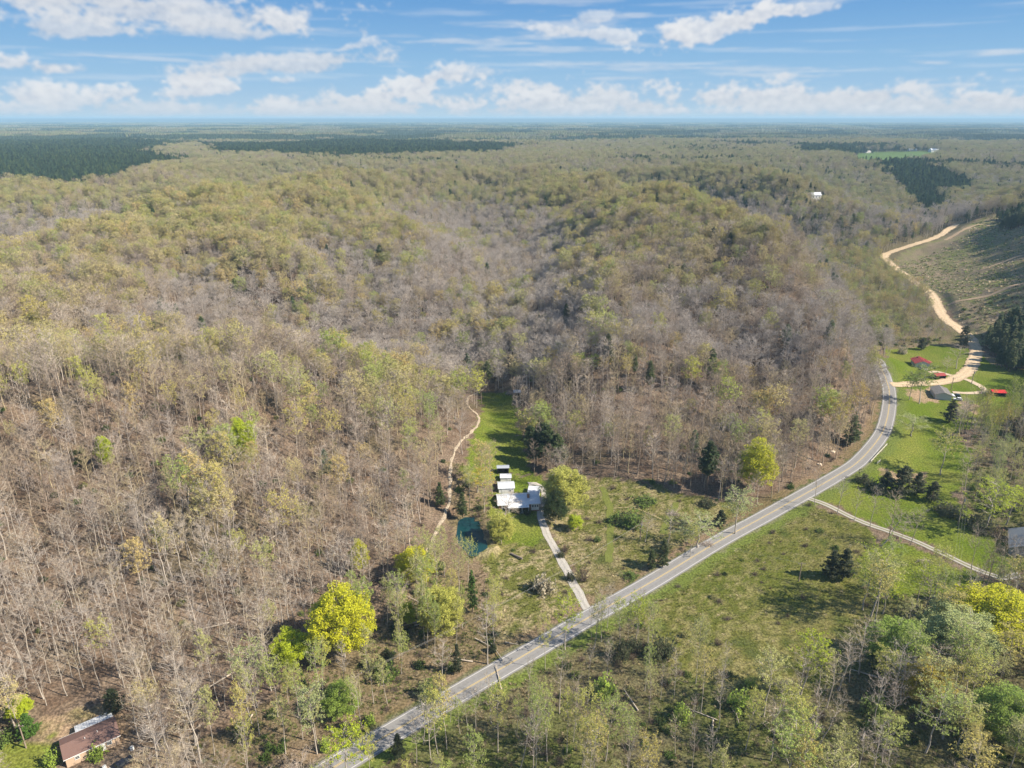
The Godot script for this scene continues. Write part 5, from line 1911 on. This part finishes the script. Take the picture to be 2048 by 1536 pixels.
		o.position = at(s[0].x, s[0].y)
		tag(o, s[1], "boulder")
	# white goods and drums in the yard of the brown-roofed house
	for s in [[Vector2(-98.6, 128.4), 0.9, "white tank beside the front of the brown-roofed house"], [Vector2(-97.2, 128.0), 0.6, "small white drum next to the white tank"], [Vector2(-94.6, 133.8), 0.9, "pale bin at the right end of the brown-roofed house"], [Vector2(-107.6, 137.5), 0.7, "white drum behind the brown-roofed house"]]:
		var g := Geo.new()
		g.cyl(Vector3.ZERO, Vector3(0, 0.9 * s[1], 0), 0.55 * s[1], 0.5 * s[1], 12)
		g.cyl(Vector3(0, 0.9 * s[1], 0), Vector3(0, 1.05 * s[1], 0), 0.4 * s[1], 0.2 * s[1], 12)
		var o := obj("drum", g.mesh(mat(Color(0.66, 0.66, 0.63), 0.5)))
		o.position = at(s[0].x, s[0].y)
		tag(o, s[2], "drum")

# ---------------------------------------------------------------- sky
func sky_at(az: float, el: float, full: bool) -> Color:
	var e := maxf(el, 0.0)
	var top := Color(0.085, 0.29, 0.68)
	var mid := Color(0.27, 0.53, 0.82)
	var low := Color(0.56, 0.71, 0.83)
	var c := low.lerp(mid, 1.0 - exp(-e / 2.2))
	c = c.lerp(top, ss(2.5, 11.0, e) * 0.85)
	c = c.lerp(Color(0.07, 0.22, 0.56), ss(12, 60, e))
	# thin streaks everywhere, scattered cumulus outside the listed ones
	var y := az * 0.8
	var w := n_sky.get_noise_2d(y * 1.2, el * 26.0)
	var thin := ss(0.12, 0.6, w + 0.2 * n_sky2.get_noise_2d(y * 6.0, el * 60.0)) * ss(0.8, 2.5, e) * (1.0 - ss(30, 60, e)) * 0.22
	c = c.lerp(Color(0.88, 0.92, 0.96), thin)
	if absf(az) > 44.0 or el > 13.0:
		var k := n_sky2.get_noise_3d(cos(deg_to_rad(az)) * 60.0, el * 3.5, sin(deg_to_rad(az)) * 60.0)
		var b := ss(0.08, 0.4, k) * maxf(ss(13, 18, el), ss(44, 50, absf(az))) * 0.85
		c = c.lerp(Color(0.87, 0.89, 0.93), b)
	if not full:
		return c
	for q in CLOUDS:
		var dx: float = (az - q[0]) / (q[2] * 1.45)
		if absf(dx) > 1.3:
			continue
		var dy: float = (el - q[1] - (az - q[0]) * q[4]) / (q[3] * 1.5)
		if absf(dy) > 1.8:
			continue
		var kind: int = q[6]
		var n1: float
		var n2: float
		if kind == 1:
			n1 = n_cloud.get_noise_2d(az * 0.6 + q[0] * 3.0, el * 7.0)
			n2 = n_sky2.get_noise_2d(az * 7.0, el * 60.0)
		else:
			n1 = n_cloud.get_noise_2d(az * 1.15, el * 1.9)
			n2 = n_cloud.get_noise_2d(az * 5.0 + 40.0, el * 7.5)
		var sq := dy if dy > 0 else dy * 1.5
		var f := 1.0 - sqrt(dx * dx + sq * sq) + n1 * (0.7 if kind != 1 else 0.7) + n2 * 0.34
		var dens := 0.0
		if kind == 0:
			dens = ss(0.15, 0.62, f) * 0.92
		elif kind == 1:
			dens = ss(0.1, 1.0, f) * 0.7
		else:
			dens = ss(0.06, 0.6, f) * 0.92
		dens *= minf(q[5], 1.0)
		if dens <= 0.003:
			continue
		var lit := clampf(0.62 + dy * 0.5 + n2 * 0.55 + n1 * 0.3, 0, 1)
		var white := Color(0.86, 0.88, 0.91)
		var grey := Color(0.58, 0.63, 0.73) if kind != 2 else Color(0.56, 0.61, 0.7)
		var cc := grey.lerp(white, lit if kind == 0 else (lit * 0.75 if kind == 2 else 0.35 + lit * 0.5))
		cc = cc.lerp(Color(0.7, 0.75, 0.81), (1.0 - ss(0.0, 2.2, e)) * 0.35)
		c = c.lerp(cc, dens)
	# a pale veil at the horizon
	return c.lerp(Color(0.58, 0.69, 0.79), 0.7 * (1.0 - ss(-0.3, 0.8, el)))

var n_sky := noise(61, 0.05, 4)
var n_sky2 := noise(62, 0.06, 5)
var n_cloud := noise(63, 0.22, 5)

func make_sky() -> Sky:
	var w := 4096
	var h := 2048
	var small := Image.create(1024, 512, false, Image.FORMAT_RGB8)
	for j in 512:
		var el := 90.0 - (j + 0.5) / 512.0 * 180.0
		if el < -1.0:
			break
		for i in 1024:
			small.set_pixel(i, j, sky_at(wrapf((i + 0.5) / 1024.0 * 360.0, -180, 180), el, false).linear_to_srgb())
	small.fill_rect(Rect2i(0, 258, 1024, 254), Color(0.3, 0.3, 0.25))
	small.resize(w, h, Image.INTERPOLATE_CUBIC)
	for j in range(1024 - 150, 1024 + 8):
		var el := 90.0 - (j + 0.5) / h * 180.0
		for i in range(-520, 520):
			var az := (i + 0.5) / w * 360.0
			small.set_pixel(posmod(i, w), j, sky_at(az, el, true).linear_to_srgb())
	var m := PanoramaSkyMaterial.new()
	m.panorama = ImageTexture.create_from_image(small)
	m.energy_multiplier = SKY_ENERGY
	var s := Sky.new()
	s.sky_material = m
	return s

const SKY_ENERGY := 0.46
const EXPOSURE := 2.06
const SUN := 1.6

func _ready() -> void:
	var cam := Camera3D.new()
	cam.name = "camera"
	cam.position = Vector3(0, EYE, 0)
	cam.rotation_degrees = Vector3(-20.5, 0, 0)
	cam.fov = 56.81
	cam.near = 1.0
	cam.far = 40000.0
	add_child(cam)
	var we := WorldEnvironment.new()
	we.name = "environment"
	var env := Environment.new()
	env.background_mode = Environment.BG_SKY
	env.sky = make_sky()
	env.tonemap_mode = Environment.TONE_MAPPER_LINEAR
	env.tonemap_exposure = EXPOSURE
	env.sdfgi_enabled = true
	env.ssao_enabled = true
	env.ssil_enabled = true
	env.fog_enabled = true
	env.fog_density = 0.00008
	env.fog_light_color = Color(0.72, 0.89, 1.0)
	we.environment = env
	add_child(we)
	var sun := DirectionalLight3D.new()
	sun.name = "sun"
	sun.light_energy = SUN
	sun.light_color = Color(1.0, 0.955, 0.88)
	sun.light_angular_distance = 0.53
	sun.shadow_enabled = true
	sun.basis = Basis.looking_at(-Vector3(0.765, 0.616, 0.19), Vector3.UP)
	add_child(sun)
	var t0 := Time.get_ticks_msec()
	make_heights()
	road_line = smooth(ROAD, 4.0)
	fields = boxed(FIELDS)
	pines = boxed(PINES)
	make_regions()
	print("regions ", Time.get_ticks_msec() - t0)
	make_ground()
	print("ground ", Time.get_ticks_msec() - t0)
	make_roads()
	make_tree_kinds()
	print("kinds ", Time.get_ticks_msec() - t0)
	for q in smooth(DIRT, 3.0):
		if q.y > 410:
			stamp(q.x - 3.0, q.y - 8.0, 7.0)
			stamp(q.x - 7.0, q.y - 18.0, 8.0)
		if q.y > 500:
			stamp(q.x - 10.0, q.y - 28.0, 8.0)
			stamp(q.x - 14.0, q.y - 42.0, 8.0)
	for q in STRIPE1 + STRIPE2:
		stamp(q[0], q[1], 1.0)
	for q in smooth(STRIPE1, 2.0):
		stamp(q.x, q.y, 1.9)
	for q in smooth(STRIPE2, 2.0):
		stamp(q.x, q.y, 1.9)
	for k in 6:
		stamp(-19.0 + k * 0.4, 234.0 - k * 4.5, 7.0)
		stamp(-102.0 + k * 2.0, 126.0 - k * 6.0, 11.0)
		stamp(-92.0 + k * 1.5, 128.0 - k * 6.0, 6.0)
	for b in [[P_HOUSE, 10], [P_SHED1, 5], [P_SHED2, 5], [P_DARK, 5], [P_CARPORT, 5], [Vector2(-104, 133), 8.5], [P_RED, 9], [P_REDSHED, 6], [P_BARN, 10], [P_CAR1, 5], [P_CAR2, 5], [P_REDCAR, 8], [P_REDCAR + Vector2(-6, -14), 9], [P_REDCAR + Vector2(-12, -28), 9], [P_GREYHOUSE, 9], [P_GREYHOUSE + Vector2(-8, -9), 8], [P_MEADOWSHED, 4]]:
		stamp(b[0].x, b[0].y, b[1])
	for list in [LEAFY, CONIFERS, BARES]:
		for t in list:
			stamp(t[0], t[1], clampf(t[3] * 0.35, 1.5, 6.0))
	make_buildings()
	make_small_things()
	make_known_trees()
	print("known ", Time.get_ticks_msec() - t0)
	make_woods()
	print("woods ", Time.get_ticks_msec() - t0)
	make_undergrowth()
	make_far_woods()
	print("all ", Time.get_ticks_msec() - t0)
	for k in heaps:
		print(k, " ", heaps[k].size() / 16)
